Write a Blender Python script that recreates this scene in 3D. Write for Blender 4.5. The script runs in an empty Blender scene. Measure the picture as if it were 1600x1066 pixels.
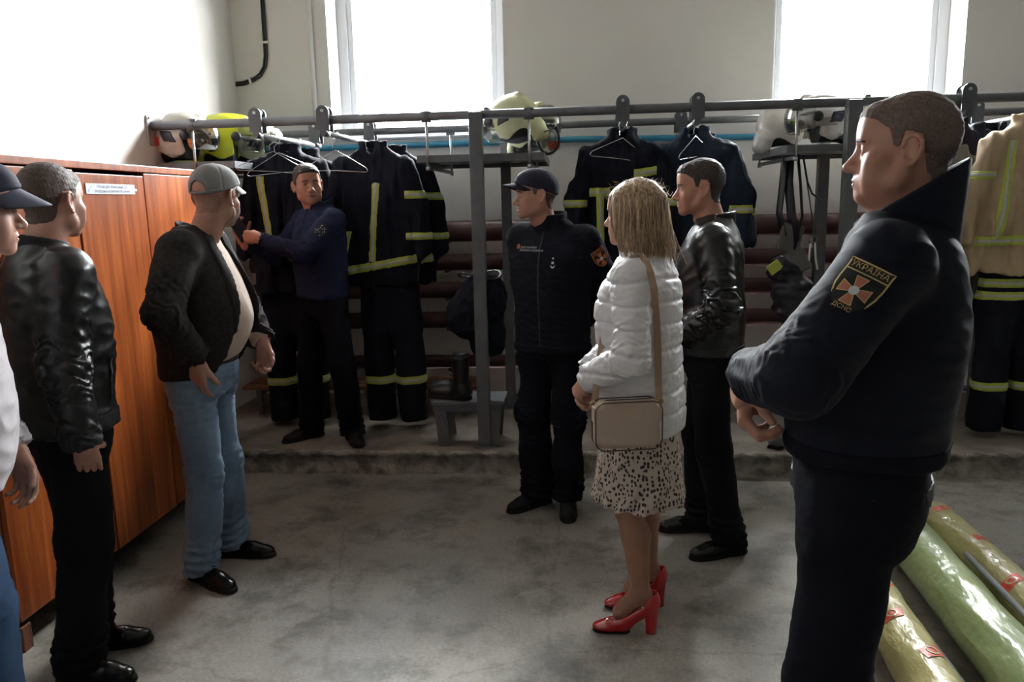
import bpy, bmesh, math, random
import numpy as np
from mathutils import Vector, Matrix

scene = bpy.context.scene
random.seed(7)

# ---------------------------------------------------------------- camera
CAM_Z = 1.62
FPX, W_PX = 1200.0, 1600.0
YAW, PITCH, ROLL = math.radians(5), math.radians(10.2), math.radians(1.3)
fw = Vector((-math.sin(YAW) * math.cos(PITCH), math.cos(YAW) * math.cos(PITCH), -math.sin(PITCH)))
rt0 = Vector((math.cos(YAW), math.sin(YAW), 0))
up0 = rt0.cross(fw)
rt = rt0 * math.cos(ROLL) - up0 * math.sin(ROLL)
up = up0 * math.cos(ROLL) + rt0 * math.sin(ROLL)
cam_d = bpy.data.cameras.new('camera')
cam_d.sensor_width = 36.0
cam_d.lens = 36.0 * FPX / W_PX
cam_d.clip_start = 0.05
cam = bpy.data.objects.new('camera', cam_d)
scene.collection.objects.link(cam)
cam.matrix_world = Matrix(((rt.x, up.x, -fw.x, 0), (rt.y, up.y, -fw.y, 0), (rt.z, up.z, -fw.z, CAM_Z), (0, 0, 0, 1)))
scene.camera = cam

# ---------------------------------------------------------------- sky, light, exposure
WALL_L, WALL_R, WALL_B, WALL_N, CEIL = -2.567, 6.6, 5.88, -5.5, 4.3
WINDOWS = [(-1.84, -0.53, 2.11, 3.75), (1.40, 2.70, 2.11, 3.75), (4.35, 5.65, 2.11, 3.75)]
world = bpy.data.worlds.new('overcast_sky')
scene.world = world
world.use_nodes = True
wn = world.node_tree.nodes
wn['Background'].inputs[0].default_value = (1.0, 0.985, 0.965, 1)
wn['Background'].inputs[1].default_value = 145.0
for i, (x0, x1, z0, z1) in enumerate(WINDOWS):
    ld = bpy.data.lights.new('window_portal', 'AREA')
    ld.shape = 'RECTANGLE'
    ld.size, ld.size_y = x1 - x0, z1 - z0
    ld.cycles.is_portal = True
    lo = bpy.data.objects.new('window_portal', ld)
    scene.collection.objects.link(lo)
    lo.location = ((x0 + x1) / 2, WALL_B + 0.62, (z0 + z1) / 2)
    lo.rotation_euler = (math.radians(-90), 0, 0)
sun_d = bpy.data.lights.new('hazy_sun', 'SUN')
sun_d.energy = 24.0; sun_d.angle = math.radians(15); sun_d.color = (1.0, 0.96, 0.9)
sun = bpy.data.objects.new('hazy_sun', sun_d)
COL0 = scene.collection; COL0.objects.link(sun)
SUN_AZ, SUN_EL = math.radians(24), math.radians(37)      # from behind the windows, to the right
sd = Vector((math.sin(SUN_AZ) * math.cos(SUN_EL), math.cos(SUN_AZ) * math.cos(SUN_EL), math.sin(SUN_EL)))
sun.rotation_euler = sd.to_track_quat('Z', 'Y').to_euler()
scene.view_settings.view_transform = 'Standard'
scene.view_settings.look = 'None'
scene.view_settings.gamma = 1.0
scene.view_settings.use_curve_mapping = False
scene.view_settings.exposure = 0.0
scene.cycles.max_bounces = 10
scene.cycles.diffuse_bounces = 6
scene.cycles.transparent_max_bounces = 12
scene.cycles.use_denoising = True
scene.cycles.sample_clamp_indirect = 6.0

# ---------------------------------------------------------------- materials
MATS = {}
def mat(name, col=(0.5, 0.5, 0.5), rough=0.6, metal=0.0, spec=0.5, col2=None, nscale=8.0, bump=0.0, bscale=60.0,
        stretch=(1, 1, 1), coat=0.0, sheen=0.0, sss=0.0, detail=4.0, bdist=0.002, lo=0.35, hi=0.65):
    if name in MATS:
        return MATS[name]
    m = bpy.data.materials.new(name)
    m.use_nodes = True
    nt = m.node_tree
    b = nt.nodes['Principled BSDF']
    b.inputs['Base Color'].default_value = (*col, 1)
    b.inputs['Roughness'].default_value = rough
    b.inputs['Metallic'].default_value = metal
    b.inputs['Specular IOR Level'].default_value = spec
    b.inputs['Coat Weight'].default_value = coat
    b.inputs['Sheen Weight'].default_value = sheen
    if sss:
        b.inputs['Subsurface Weight'].default_value = sss
        b.inputs['Subsurface Radius'].default_value = (0.012, 0.004, 0.002)
        b.inputs['Subsurface Scale'].default_value = 0.6
    if col2 is not None or bump:
        tc = nt.nodes.new('ShaderNodeTexCoord')
        mp = nt.nodes.new('ShaderNodeMapping')
        mp.inputs['Scale'].default_value = stretch
        nt.links.new(tc.outputs['Object'], mp.inputs[0])
    if col2 is not None:
        n = nt.nodes.new('ShaderNodeTexNoise')
        n.inputs['Scale'].default_value = nscale
        n.inputs['Detail'].default_value = detail
        r = nt.nodes.new('ShaderNodeValToRGB')
        r.color_ramp.elements[0].color = (*col, 1)
        r.color_ramp.elements[1].color = (*col2, 1)
        r.color_ramp.elements[0].position = lo
        r.color_ramp.elements[1].position = hi
        nt.links.new(mp.outputs[0], n.inputs[0])
        nt.links.new(n.outputs[0], r.inputs[0])
        nt.links.new(r.outputs[0], b.inputs['Base Color'])
    if bump:
        n2 = nt.nodes.new('ShaderNodeTexNoise')
        n2.inputs['Scale'].default_value = bscale
        n2.inputs['Detail'].default_value = 5
        bp = nt.nodes.new('ShaderNodeBump')
        bp.inputs['Strength'].default_value = bump
        bp.inputs['Distance'].default_value = bdist
        nt.links.new(mp.outputs[0], n2.inputs[0])
        nt.links.new(n2.outputs[0], bp.inputs['Height'])
        nt.links.new(bp.outputs[0], b.inputs['Normal'])
    MATS[name] = m
    return m

def nodes_mat(name):
    m = bpy.data.materials.new(name)
    m.use_nodes = True
    MATS[name] = m
    return m, m.node_tree, m.node_tree.nodes['Principled BSDF']

def thin_glass(name, tint=(0.95, 0.98, 1.0), refl=0.08, dirt=0.0):
    m = bpy.data.materials.new(name)
    m.use_nodes = True
    nt = m.node_tree
    nt.nodes.remove(nt.nodes['Principled BSDF'])
    out = nt.nodes['Material Output']
    t = nt.nodes.new('ShaderNodeBsdfTransparent'); t.inputs[0].default_value = (*tint, 1)
    g = nt.nodes.new('ShaderNodeBsdfGlossy'); g.inputs['Roughness'].default_value = 0.12
    mx = nt.nodes.new('ShaderNodeMixShader')
    fr = nt.nodes.new('ShaderNodeLayerWeight'); fr.inputs[0].default_value = 0.25
    mt = nt.nodes.new('ShaderNodeMath'); mt.operation = 'MULTIPLY_ADD'
    mt.inputs[1].default_value = 0.7; mt.inputs[2].default_value = refl
    nt.links.new(fr.outputs['Fresnel'], mt.inputs[0]); nt.links.new(mt.outputs[0], mx.inputs[0])
    nt.links.new(t.outputs[0], mx.inputs[1]); nt.links.new(g.outputs[0], mx.inputs[2])
    nt.links.new(mx.outputs[0], out.inputs[0])
    MATS[name] = m
    return m

# ---------------------------------------------------------------- object helpers
COL = scene.collection
def link(name, me, m=None, parent=None):
    o = bpy.data.objects.new(name, me)
    COL.objects.link(o)
    if m is not None and me is not None and len(me.materials) == 0:
        for q in (m if isinstance(m, (list, tuple)) else [m]):
            me.materials.append(q)
    if parent is not None:
        o.parent = parent
    return o
def tag(o, label, cat, group=None):
    o['label'] = label; o['category'] = cat
    if group: o['group'] = group
    return o
def struct(o, label=None, cat=None):
    o['kind'] = 'structure'
    if label: o['label'] = label
    if cat: o['category'] = cat
    return o
def empty(name, loc=(0, 0, 0), rz=0.0):
    o = bpy.data.objects.new(name, None)
    o.empty_display_size = 0.1
    COL.objects.link(o)
    o.location = loc; o.rotation_euler = (0, 0, rz)
    return o

class MB:
    """collects simple solids into one mesh"""
    def __init__(s): s.v = []; s.f = []; s.mi = []; s.sm = []
    def add(s, vs, fs, mi=0, smooth=False):
        b = len(s.v)
        s.v += [tuple(v) for v in vs]
        for f in fs:
            s.f.append([i + b for i in f]); s.mi.append(mi); s.sm.append(smooth)
        return s
    def box(s, x0, x1, y0, y1, z0, z1, M=None, mi=0, bev=0.0):
        if bev <= 0:
            vs = [Vector(p) for p in ((x0, y0, z0), (x1, y0, z0), (x1, y1, z0), (x0, y1, z0), (x0, y0, z1), (x1, y0, z1), (x1, y1, z1), (x0, y1, z1))]
            fs = [(3, 2, 1, 0), (4, 5, 6, 7), (0, 1, 5, 4), (1, 2, 6, 5), (2, 3, 7, 6), (3, 0, 4, 7)]
        else:
            bm = bmesh.new()
            bmesh.ops.create_cube(bm, size=1)
            for v in bm.verts:
                v.co = ((x0 + x1) / 2 + v.co.x * (x1 - x0), (y0 + y1) / 2 + v.co.y * (y1 - y0), (z0 + z1) / 2 + v.co.z * (z1 - z0))
            bmesh.ops.bevel(bm, geom=bm.edges[:], offset=bev, segments=2, affect='EDGES', profile=0.6)
            bm.verts.index_update()
            vs = [v.co.copy() for v in bm.verts]; fs = [[v.index for v in f.verts] for f in bm.faces]
            bm.free()
        if M is not None: vs = [M @ v for v in vs]
        return s.add(vs, fs, mi)
    def tube(s, pts, r, n=10, mi=0, cap=True, closed=False, flat=None):
        """r: number or list of radii; flat=(sx, sy) scales the section"""
        pts = [Vector(p) for p in pts]
        N = len(pts)
        rs = r if isinstance(r, (list, tuple)) else [r] * N
        vs = []; prev = None
        for i, p in enumerate(pts):
            a = pts[(i - 1) % N] if (i > 0 or closed) else p
            c = pts[(i + 1) % N] if (i < N - 1 or closed) else p
            t = (c - a).normalized()
            if prev is None:
                u = t.cross(Vector((0, 0, 1)))
                if u.length < 1e-3: u = t.cross(Vector((0, 1, 0)))
                u.normalize()
            else:
                u = prev - t * prev.dot(t)
                if u.length < 1e-6: u = t.orthogonal()
                u.normalize()
            prev = u
            w = t.cross(u)
            sx, sy = flat if flat else (1, 1)
            for k in range(n):
                an = 2 * math.pi * k / n
                vs.append(p + (u * math.cos(an) * sx + w * math.sin(an) * sy) * rs[i])
        fs = []
        for i in range(N if closed else N - 1):
            for k in range(n):
                a = i * n + k; b2 = i * n + (k + 1) % n
                j = (i + 1) % N
                fs.append((a, b2, j * n + (k + 1) % n, j * n + k))
        s.add(vs, fs, mi, True)
        if cap and not closed:
            s.add(vs[:n], [tuple(range(n - 1, -1, -1))], mi)
            s.add(vs[-n:], [tuple(range(n))], mi)
        return s
    def lathe(s, prof, n=20, M=None, mi=0):
        vs = []
        for r, z in prof:
            for k in range(n):
                an = 2 * math.pi * k / n
                vs.append(Vector((r * math.cos(an), r * math.sin(an), z)))
        fs = []
        for i in range(len(prof) - 1):
            for k in range(n):
                fs.append((i * n + k, i * n + (k + 1) % n, (i + 1) * n + (k + 1) % n, (i + 1) * n + k))
        if M is not None: vs = [M @ v for v in vs]
        return s.add(vs, fs, mi, True)
    def prism(s, poly, d0, d1, M=None, mi=0):
        """2D polygon in XZ extruded along Y from d0 to d1"""
        n = len(poly)
        vs = [Vector((x, d0, z)) for x, z in poly] + [Vector((x, d1, z)) for x, z in poly]
        fs = [tuple(range(n)), tuple(range(2 * n - 1, n - 1, -1))]
        for i in range(n):
            j = (i + 1) % n
            fs.append((i, i + n, j + n, j))
        if M is not None: vs = [M @ v for v in vs]
        return s.add(vs, fs, mi)
    def mesh(s, name):
        me = bpy.data.meshes.new(name)
        me.from_pydata(s.v, [], s.f)
        me.polygons.foreach_set('material_index', s.mi)
        me.polygons.foreach_set('use_smooth', s.sm)
        me.update()
        return me
    def build(s, name, m, parent=None):
        me = s.mesh(name)
        bm = bmesh.new(); bm.from_mesh(me)
        bmesh.ops.remove_doubles(bm, verts=bm.verts[:], dist=1e-6)
        bmesh.ops.recalc_face_normals(bm, faces=bm.faces[:])
        bm.to_mesh(me); bm.free()
        return link(name, me, m, parent)

def TR(loc=(0, 0, 0), rx=0, ry=0, rz=0, s=1.0):
    return Matrix.Translation(loc) @ Matrix.Rotation(math.radians(rz), 4, 'Z') @ Matrix.Rotation(math.radians(ry), 4, 'Y') @ Matrix.Rotation(math.radians(rx), 4, 'X') @ Matrix.Diagonal((s, s, s, 1))

def text_mesh(body, size, align='CENTER', extrude=0.0):
    cu = bpy.data.curves.new('lettering', 'FONT')
    cu.body = body; cu.size = size; cu.align_x = align; cu.align_y = 'CENTER'; cu.extrude = extrude
    cu.resolution_u = 2
    o = bpy.data.objects.new('lettering_tmp', cu)
    COL.objects.link(o)
    bpy.context.view_layer.update()
    dg = bpy.context.evaluated_depsgraph_get()
    me = bpy.data.meshes.new_from_object(o.evaluated_get(dg))
    bpy.data.objects.remove(o)
    me.materials.clear()
    return me

# ---------------------------------------------------------------- implicit surfaces (smooth unions, meshed by surface nets)
def smin(a, b, k):
    if k <= 0: return np.minimum(a, b)
    h = np.maximum(k - np.abs(a - b), 0) / k
    return np.minimum(a, b) - h * h * (k * 0.25)
def smax(a, b, k): return -smin(-a, -b, k)
def herm(x, xs, ys):
    """smooth interpolation through (xs, ys)"""
    xs = np.asarray(xs, float); ys = np.asarray(ys, float)
    m = np.gradient(ys, xs) if len(xs) > 2 else np.full(len(xs), (ys[-1] - ys[0]) / (xs[-1] - xs[0]))
    x = np.clip(x, xs[0], xs[-1])
    i = np.clip(np.searchsorted(xs, x) - 1, 0, len(xs) - 2)
    h = xs[i + 1] - xs[i]; t = (x - xs[i]) / h
    return ((2 * t**3 - 3 * t**2 + 1) * ys[i] + (t**3 - 2 * t**2 + t) * h * m[i] + (-2 * t**3 + 3 * t**2) * ys[i + 1] + (t**3 - t**2) * h * m[i + 1]).astype(np.float32)

class Waves:
    """cheap smooth noise: a sum of random plane waves"""
    def __init__(s, wl, seed, n=7, aniso=(1, 1, 1)):
        r = np.random.RandomState(seed)
        d = r.normal(size=(n, 3)); d /= np.linalg.norm(d, axis=1)[:, None]
        s.k = d * np.asarray(aniso) * (2 * np.pi / wl) * r.uniform(0.7, 1.5, (n, 1))
        s.p = r.uniform(0, 6.28, n); s.n = n
    def __call__(s, x, y, z):
        o = 0
        for k, p in zip(s.k, s.p):
            o = o + np.sin(k[0] * x + k[1] * y + k[2] * z + p)
        return o / math.sqrt(s.n)

class Vol:
    def __init__(s, lo, hi, h):
        s.h = h
        s.lo = np.asarray(lo, float)
        n = np.ceil((np.asarray(hi, float) - s.lo) / h).astype(int) + 1
        s.n = n
        s.d = np.full(tuple(n), 0.3, np.float32)
        s.ax = [(s.lo[i] + np.arange(n[i]) * h).astype(np.float32) for i in range(3)]
    def reg(s, lo, hi):
        sl = []
        for i in range(3):
            a = int(max(0, math.floor((lo[i] - s.lo[i]) / s.h))); b = int(min(s.n[i], math.ceil((hi[i] - s.lo[i]) / s.h) + 1))
            sl.append(slice(a, max(a, b)))
        return tuple(sl), s.ax[0][sl[0]][:, None, None], s.ax[1][sl[1]][None, :, None], s.ax[2][sl[2]][None, None, :]
    def put(s, fn, lo, hi, k=0.0, sub=False):
        m = k + 4 * s.h + 0.012
        sl, X, Y, Z = s.reg([q - m for q in lo], [q + m for q in hi])
        v = s.d[sl]
        if v.size == 0: return s
        dd = fn(X, Y, Z)
        s.d[sl] = smax(v, -dd, k) if sub else smin(v, dd, k)
        return s
    def cap(s, a, b, ra, rb=None, k=0.0, sub=False):
        """tapered capsule"""
        rb = ra if rb is None else rb
        a = [float(q) for q in a]; b = [float(q) for q in b]
        ba = [b[i] - a[i] for i in range(3)]; L = sum(q * q for q in ba) + 1e-12
        def fn(X, Y, Z):
            px, py, pz = X - a[0], Y - a[1], Z - a[2]
            t = np.clip((px * ba[0] + py * ba[1] + pz * ba[2]) / L, 0, 1)
            return np.sqrt((px - t * ba[0])**2 + (py - t * ba[1])**2 + (pz - t * ba[2])**2) - (ra + (rb - ra) * t)
        R = max(ra, rb)
        return s.put(fn, [min(a[i], b[i]) - R for i in range(3)], [max(a[i], b[i]) + R for i in range(3)], k, sub)
    def chain(s, pts, rs, k=0.02):
        for i in range(len(pts) - 1): s.cap(pts[i], pts[i + 1], rs[i], rs[i + 1], k)
        return s
    def ell(s, c, r, k=0.0, sub=False, M=None):
        """ellipsoid; M: 3x3 rotation (columns = axes)"""
        Rm = None if M is None else np.array(M)
        def fn(X, Y, Z):
            px, py, pz = X - c[0], Y - c[1], Z - c[2]
            if Rm is not None:
                px, py, pz = (px * Rm[0, 0] + py * Rm[1, 0] + pz * Rm[2, 0], px * Rm[0, 1] + py * Rm[1, 1] + pz * Rm[2, 1], px * Rm[0, 2] + py * Rm[1, 2] + pz * Rm[2, 2])
            k0 = np.sqrt((px / r[0])**2 + (py / r[1])**2 + (pz / r[2])**2)
            k1 = np.sqrt((px / r[0]**2)**2 + (py / r[1]**2)**2 + (pz / r[2]**2)**2) + 1e-9
            return k0 * (k0 - 1) / k1
        R = max(r)
        e = [R] * 3 if Rm is not None else r
        return s.put(fn, [c[i] - e[i] for i in range(3)], [c[i] + e[i] for i in range(3)], k, sub)
    def box(s, c, hs, r=0.0, k=0.0, sub=False, M=None):
        Rm = None if M is None else np.array(M)
        def fn(X, Y, Z):
            px, py, pz = X - c[0], Y - c[1], Z - c[2]
            if Rm is not None:
                px, py, pz = (px * Rm[0, 0] + py * Rm[1, 0] + pz * Rm[2, 0], px * Rm[0, 1] + py * Rm[1, 1] + pz * Rm[2, 1], px * Rm[0, 2] + py * Rm[1, 2] + pz * Rm[2, 2])
            qx, qy, qz = np.abs(px) - hs[0] + r, np.abs(py) - hs[1] + r, np.abs(pz) - hs[2] + r
            return np.sqrt(np.maximum(qx, 0)**2 + np.maximum(qy, 0)**2 + np.maximum(qz, 0)**2) + np.minimum(np.maximum(qx, np.maximum(qy, qz)), 0) - r
        R = math.sqrt(sum(q * q for q in hs)) if Rm is not None else 0
        e = [R] * 3 if Rm is not None else hs
        return s.put(fn, [c[i] - e[i] for i in range(3)], [c[i] + e[i] for i in range(3)], k, sub)
    def loft(s, secs, k=0.0, sub=False, p=2.0, cap=0.015):
        """secs: (z, cx, cy, rx, ry[, rot]) rows with rising z"""
        secs = [tuple(q) + (0,) * (6 - len(q)) for q in secs]
        zs = [q[0] for q in secs]
        def fn(X, Y, Z):
            f = [herm(Z, zs, [q[i] for q in secs]) for i in range(1, 6)]
            px, py = X - f[0], Y - f[1]
            if any(q[5] for q in secs):
                c, sn = np.cos(f[4]), np.sin(f[4])
                px, py = px * c + py * sn, -px * sn + py * c
            ux, uy = np.abs(px) / f[2], np.abs(py) / f[3]
            q = (ux**p + uy**p)**(1.0 / p)
            g = np.sqrt((ux / f[2])**2 + (uy / f[3])**2) / (np.sqrt(ux**2 + uy**2) + 1e-6)
            d = (q - 1) / np.maximum(g, 1e-3)
            return smax(d, np.maximum(zs[0] - Z, Z - zs[-1]) + 0 * d, cap)
        R = [max(max(q[3], q[4]) for q in secs)] * 2
        lo = [min(q[1] for q in secs) - R[0], min(q[2] for q in secs) - R[0], zs[0]]
        hi = [max(q[1] for q in secs) + R[0], max(q[2] for q in secs) + R[0], zs[-1]]
        return s.put(fn, lo, hi, k, sub)
    def disp(s, fn, band=0.05):
        """adds fn(x, y, z) to the distance near the surface (positive pushes inwards)"""
        i = np.nonzero(np.abs(s.d) < band)
        x, y, z = s.ax[0][i[0]], s.ax[1][i[1]], s.ax[2][i[2]]
        s.d[i] += fn(x, y, z).astype(np.float32)
        return s
    def cut(s, fn, k=0.0):
        """keep where fn < 0"""
        X, Y, Z = s.ax[0][:, None, None], s.ax[1][None, :, None], s.ax[2][None, None, :]
        s.d = smax(s.d, (fn(X, Y, Z) + 0 * s.d).astype(np.float32), k)
        return s
    def copy(s):
        q = object.__new__(Vol); q.h, q.lo, q.n, q.ax = s.h, s.lo, s.n, s.ax; q.d = s.d.copy()
        return q
    def slice(s, inflate, fn, k=0.0):
        q = s.copy(); q.d = q.d - np.float32(inflate)
        return q.cut(fn, k)
    def mesh(s, name='surface', M=None):
        d = s.d
        # outer border counts as outside
        d[0], d[-1] = np.maximum(d[0], 1e-3), np.maximum(d[-1], 1e-3)
        d[:, 0], d[:, -1] = np.maximum(d[:, 0], 1e-3), np.maximum(d[:, -1], 1e-3)
        d[:, :, 0], d[:, :, -1] = np.maximum(d[:, :, 0], 1e-3), np.maximum(d[:, :, -1], 1e-3)
        ins = d < 0
        c = np.zeros(tuple(q - 1 for q in d.shape), np.int8)
        for i in (0, 1):
            for j in (0, 1):
                for l in (0, 1):
                    c += ins[i:i + c.shape[0], j:j + c.shape[1], l:l + c.shape[2]]
        act = (c > 0) & (c < 8)
        I = np.nonzero(act)
        nv = len(I[0])
        vid = np.full(c.shape, -1, np.int32); vid[I] = np.arange(nv)
        offs = [(i, j, l) for i in (0, 1) for j in (0, 1) for l in (0, 1)]
        val = {o: d[I[0] + o[0], I[1] + o[1], I[2] + o[2]] for o in offs}
        acc = np.zeros((nv, 3)); cnt = np.zeros(nv)
        for o in offs:
            for ax in range(3):
                if o[ax]: continue
                o2 = list(o); o2[ax] = 1; o2 = tuple(o2)
                a, b = val[o], val[o2]
                x = (a < 0) != (b < 0)
                t = np.where(x, a / np.where(x, a - b, 1), 0)
                p = np.array(o, float)[None, :].repeat(nv, 0); p[:, ax] = t
                acc += p * x[:, None]; cnt += x
        V = (np.stack(I, 1) + acc / cnt[:, None]) * s.h + s.lo
        quads = []
        for ax in range(3):
            a = [slice(1, -1)] * 3; b = [slice(1, -1)] * 3
            a[ax] = slice(0, -1); b[ax] = slice(1, None)
            A, B = ins[tuple(a)], ins[tuple(b)]
            e = np.nonzero(A != B)
            pos = [e[q] + (0 if q == ax else 1) for q in range(3)]
            u, w = (ax + 1) % 3, (ax + 2) % 3
            def cell(du, dw):
                p = [q.copy() for q in pos]; p[u] -= du; p[w] -= dw
                return vid[p[0], p[1], p[2]]
            q = np.stack([cell(1, 1), cell(0, 1), cell(0, 0), cell(1, 0)], 1)
            fl = ~A[e]
            q[fl] = q[fl][:, ::-1]
            quads.append(q)
        Q = np.concatenate(quads).astype(np.int32)
        if M is not None:
            Mx = np.array(M); V = V @ Mx[:3, :3].T + Mx[:3, 3]
        return np_mesh(name, V, Q)
    def build(s, name, m, parent=None, M=None):
        return link(name, s.mesh(name, M), m, parent)

def np_mesh(name, V, Q):
    me = bpy.data.meshes.new(name)
    me.vertices.add(len(V)); me.vertices.foreach_set('co', V.astype(np.float32).ravel())
    me.loops.add(Q.size); me.loops.foreach_set('vertex_index', Q.ravel())
    me.polygons.add(len(Q)); me.polygons.foreach_set('loop_start', np.arange(0, Q.size, Q.shape[1], dtype=np.int32))
    me.polygons.foreach_set('use_smooth', np.ones(len(Q), bool))
    me.update(calc_edges=True)
    return me

def join_meshes(name, items):
    """items: (mesh, Matrix or None, material slot) -> one mesh"""
    bm = bmesh.new()
    for me, M, mi in items:
        f0 = len(bm.faces); v0 = len(bm.verts)
        bm.from_mesh(me)
        bm.verts.ensure_lookup_table(); bm.faces.ensure_lookup_table()
        if M is not None:
            for v in bm.verts[v0:]: v.co = M @ v.co
        if mi is not None:
            for f in bm.faces[f0:]: f.material_index = mi
    out = bpy.data.meshes.new(name)
    bm.to_mesh(out); bm.free()
    return out

# ---------------------------------------------------------------- surface materials
def wall_mat(name, base, stain, scale=0.9):
    m, nt, b = nodes_mat(name)
    tc = nt.nodes.new('ShaderNodeTexCoord')
    n = nt.nodes.new('ShaderNodeTexNoise'); n.inputs['Scale'].default_value = scale; n.inputs['Detail'].default_value = 8; n.inputs['Roughness'].default_value = 0.62
    r = nt.nodes.new('ShaderNodeValToRGB')
    r.color_ramp.elements[0].position = 0.3; r.color_ramp.elements[0].color = (*stain, 1)
    r.color_ramp.elements[1].position = 0.62; r.color_ramp.elements[1].color = (*base, 1)
    n2 = nt.nodes.new('ShaderNodeTexNoise'); n2.inputs['Scale'].default_value = 26; n2.inputs['Detail'].default_value = 6
    bp = nt.nodes.new('ShaderNodeBump'); bp.inputs['Strength'].default_value = 0.25; bp.inputs['Distance'].default_value = 0.006
    nt.links.new(tc.outputs['Object'], n.inputs[0]); nt.links.new(tc.outputs['Object'], n2.inputs[0])
    nt.links.new(n.outputs[0], r.inputs[0]); nt.links.new(r.outputs[0], b.inputs['Base Color'])
    nt.links.new(n2.outputs[0], bp.inputs['Height']); nt.links.new(bp.outputs[0], b.inputs['Normal'])
    b.inputs['Roughness'].default_value = 0.85
    return m
M_WALL = wall_mat('white_plaster', (0.84, 0.82, 0.79), (0.78, 0.755, 0.72))
M_CEIL = mat('ceiling_paint', (0.66, 0.64, 0.61), 0.9)
M_WALL2 = mat('darkened_unseen_wall', (0.06, 0.065, 0.06), 0.8)  # right and near walls, out of view: made very dark to cut bounced light

def floor_mat():
    m, nt, b = nodes_mat('worn_concrete')
    tc = nt.nodes.new('ShaderNodeTexCoord')
    def noise(sc, det=6, ro=0.6):
        n = nt.nodes.new('ShaderNodeTexNoise'); n.inputs['Scale'].default_value = sc; n.inputs['Detail'].default_value = det; n.inputs['Roughness'].default_value = ro
        nt.links.new(tc.outputs['Object'], n.inputs[0]); return n
    def ramp(src, p0, c0, p1, c1):
        r = nt.nodes.new('ShaderNodeValToRGB')
        r.color_ramp.elements[0].position = p0; r.color_ramp.elements[0].color = (*c0, 1)
        r.color_ramp.elements[1].position = p1; r.color_ramp.elements[1].color = (*c1, 1)
        nt.links.new(src, r.inputs[0]); return r
    def mul(a, c, f):
        x = nt.nodes.new('ShaderNodeMixRGB'); x.blend_type = 'MULTIPLY'; x.inputs[0].default_value = f
        nt.links.new(a, x.inputs[1]); nt.links.new(c, x.inputs[2]); return x
    base = ramp(noise(1.1, 8, 0.65).outputs[0], 0.34, (0.18, 0.16, 0.135), 0.64, (0.38, 0.35, 0.31))
    speck = ramp(noise(70, 3).outputs[0], 0.35, (0.72, 0.72, 0.72), 0.6, (1, 1, 1))
    stain = ramp(noise(3.4, 6, 0.7).outputs[0], 0.36, (0.32, 0.3, 0.27), 0.52, (1, 1, 1))
    vo = nt.nodes.new('ShaderNodeTexVoronoi'); vo.feature = 'DISTANCE_TO_EDGE'; vo.inputs['Scale'].default_value = 0.75
    dn = noise(4, 4); mx = nt.nodes.new('ShaderNodeMixRGB'); mx.inputs[0].default_value = 0.12
    nt.links.new(tc.outputs['Object'], mx.inputs[1]); nt.links.new(dn.outputs['Color'], mx.inputs[2]); nt.links.new(mx.outputs[0], vo.inputs[0])
    crack = ramp(vo.outputs[0], 0.0, (0.55, 0.53, 0.5), 0.006, (1, 1, 1))
    c = mul(mul(mul(base.outputs[0], speck.outputs[0], 0.75).outputs[0], stain.outputs[0], 0.8).outputs[0], crack.outputs[0], 0.5)
    nt.links.new(c.outputs[0], b.inputs['Base Color'])
    rr = ramp(noise(2.2, 5).outputs[0], 0.3, (0.42, 0.42, 0.42), 0.7, (0.66, 0.66, 0.66))
    nt.links.new(rr.outputs[0], b.inputs['Roughness'])
    bp = nt.nodes.new('ShaderNodeBump'); bp.inputs['Strength'].default_value = 0.35; bp.inputs['Distance'].default_value = 0.004
    nt.links.new(noise(45, 6).outputs[0], bp.inputs['Height']); nt.links.new(bp.outputs[0], b.inputs['Normal'])
    return m
M_FLOOR = floor_mat()
M_PLAT = mat('platform_concrete', (0.16, 0.13, 0.105), 0.8, col2=(0.26, 0.22, 0.18), nscale=5, bump=0.8, bscale=30, bdist=0.01)
M_EDGE = mat('broken_concrete_edge', (0.15, 0.13, 0.11), 0.9, col2=(0.36, 0.33, 0.29), nscale=13, bump=1.0, bscale=60, bdist=0.01, detail=8)

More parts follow.
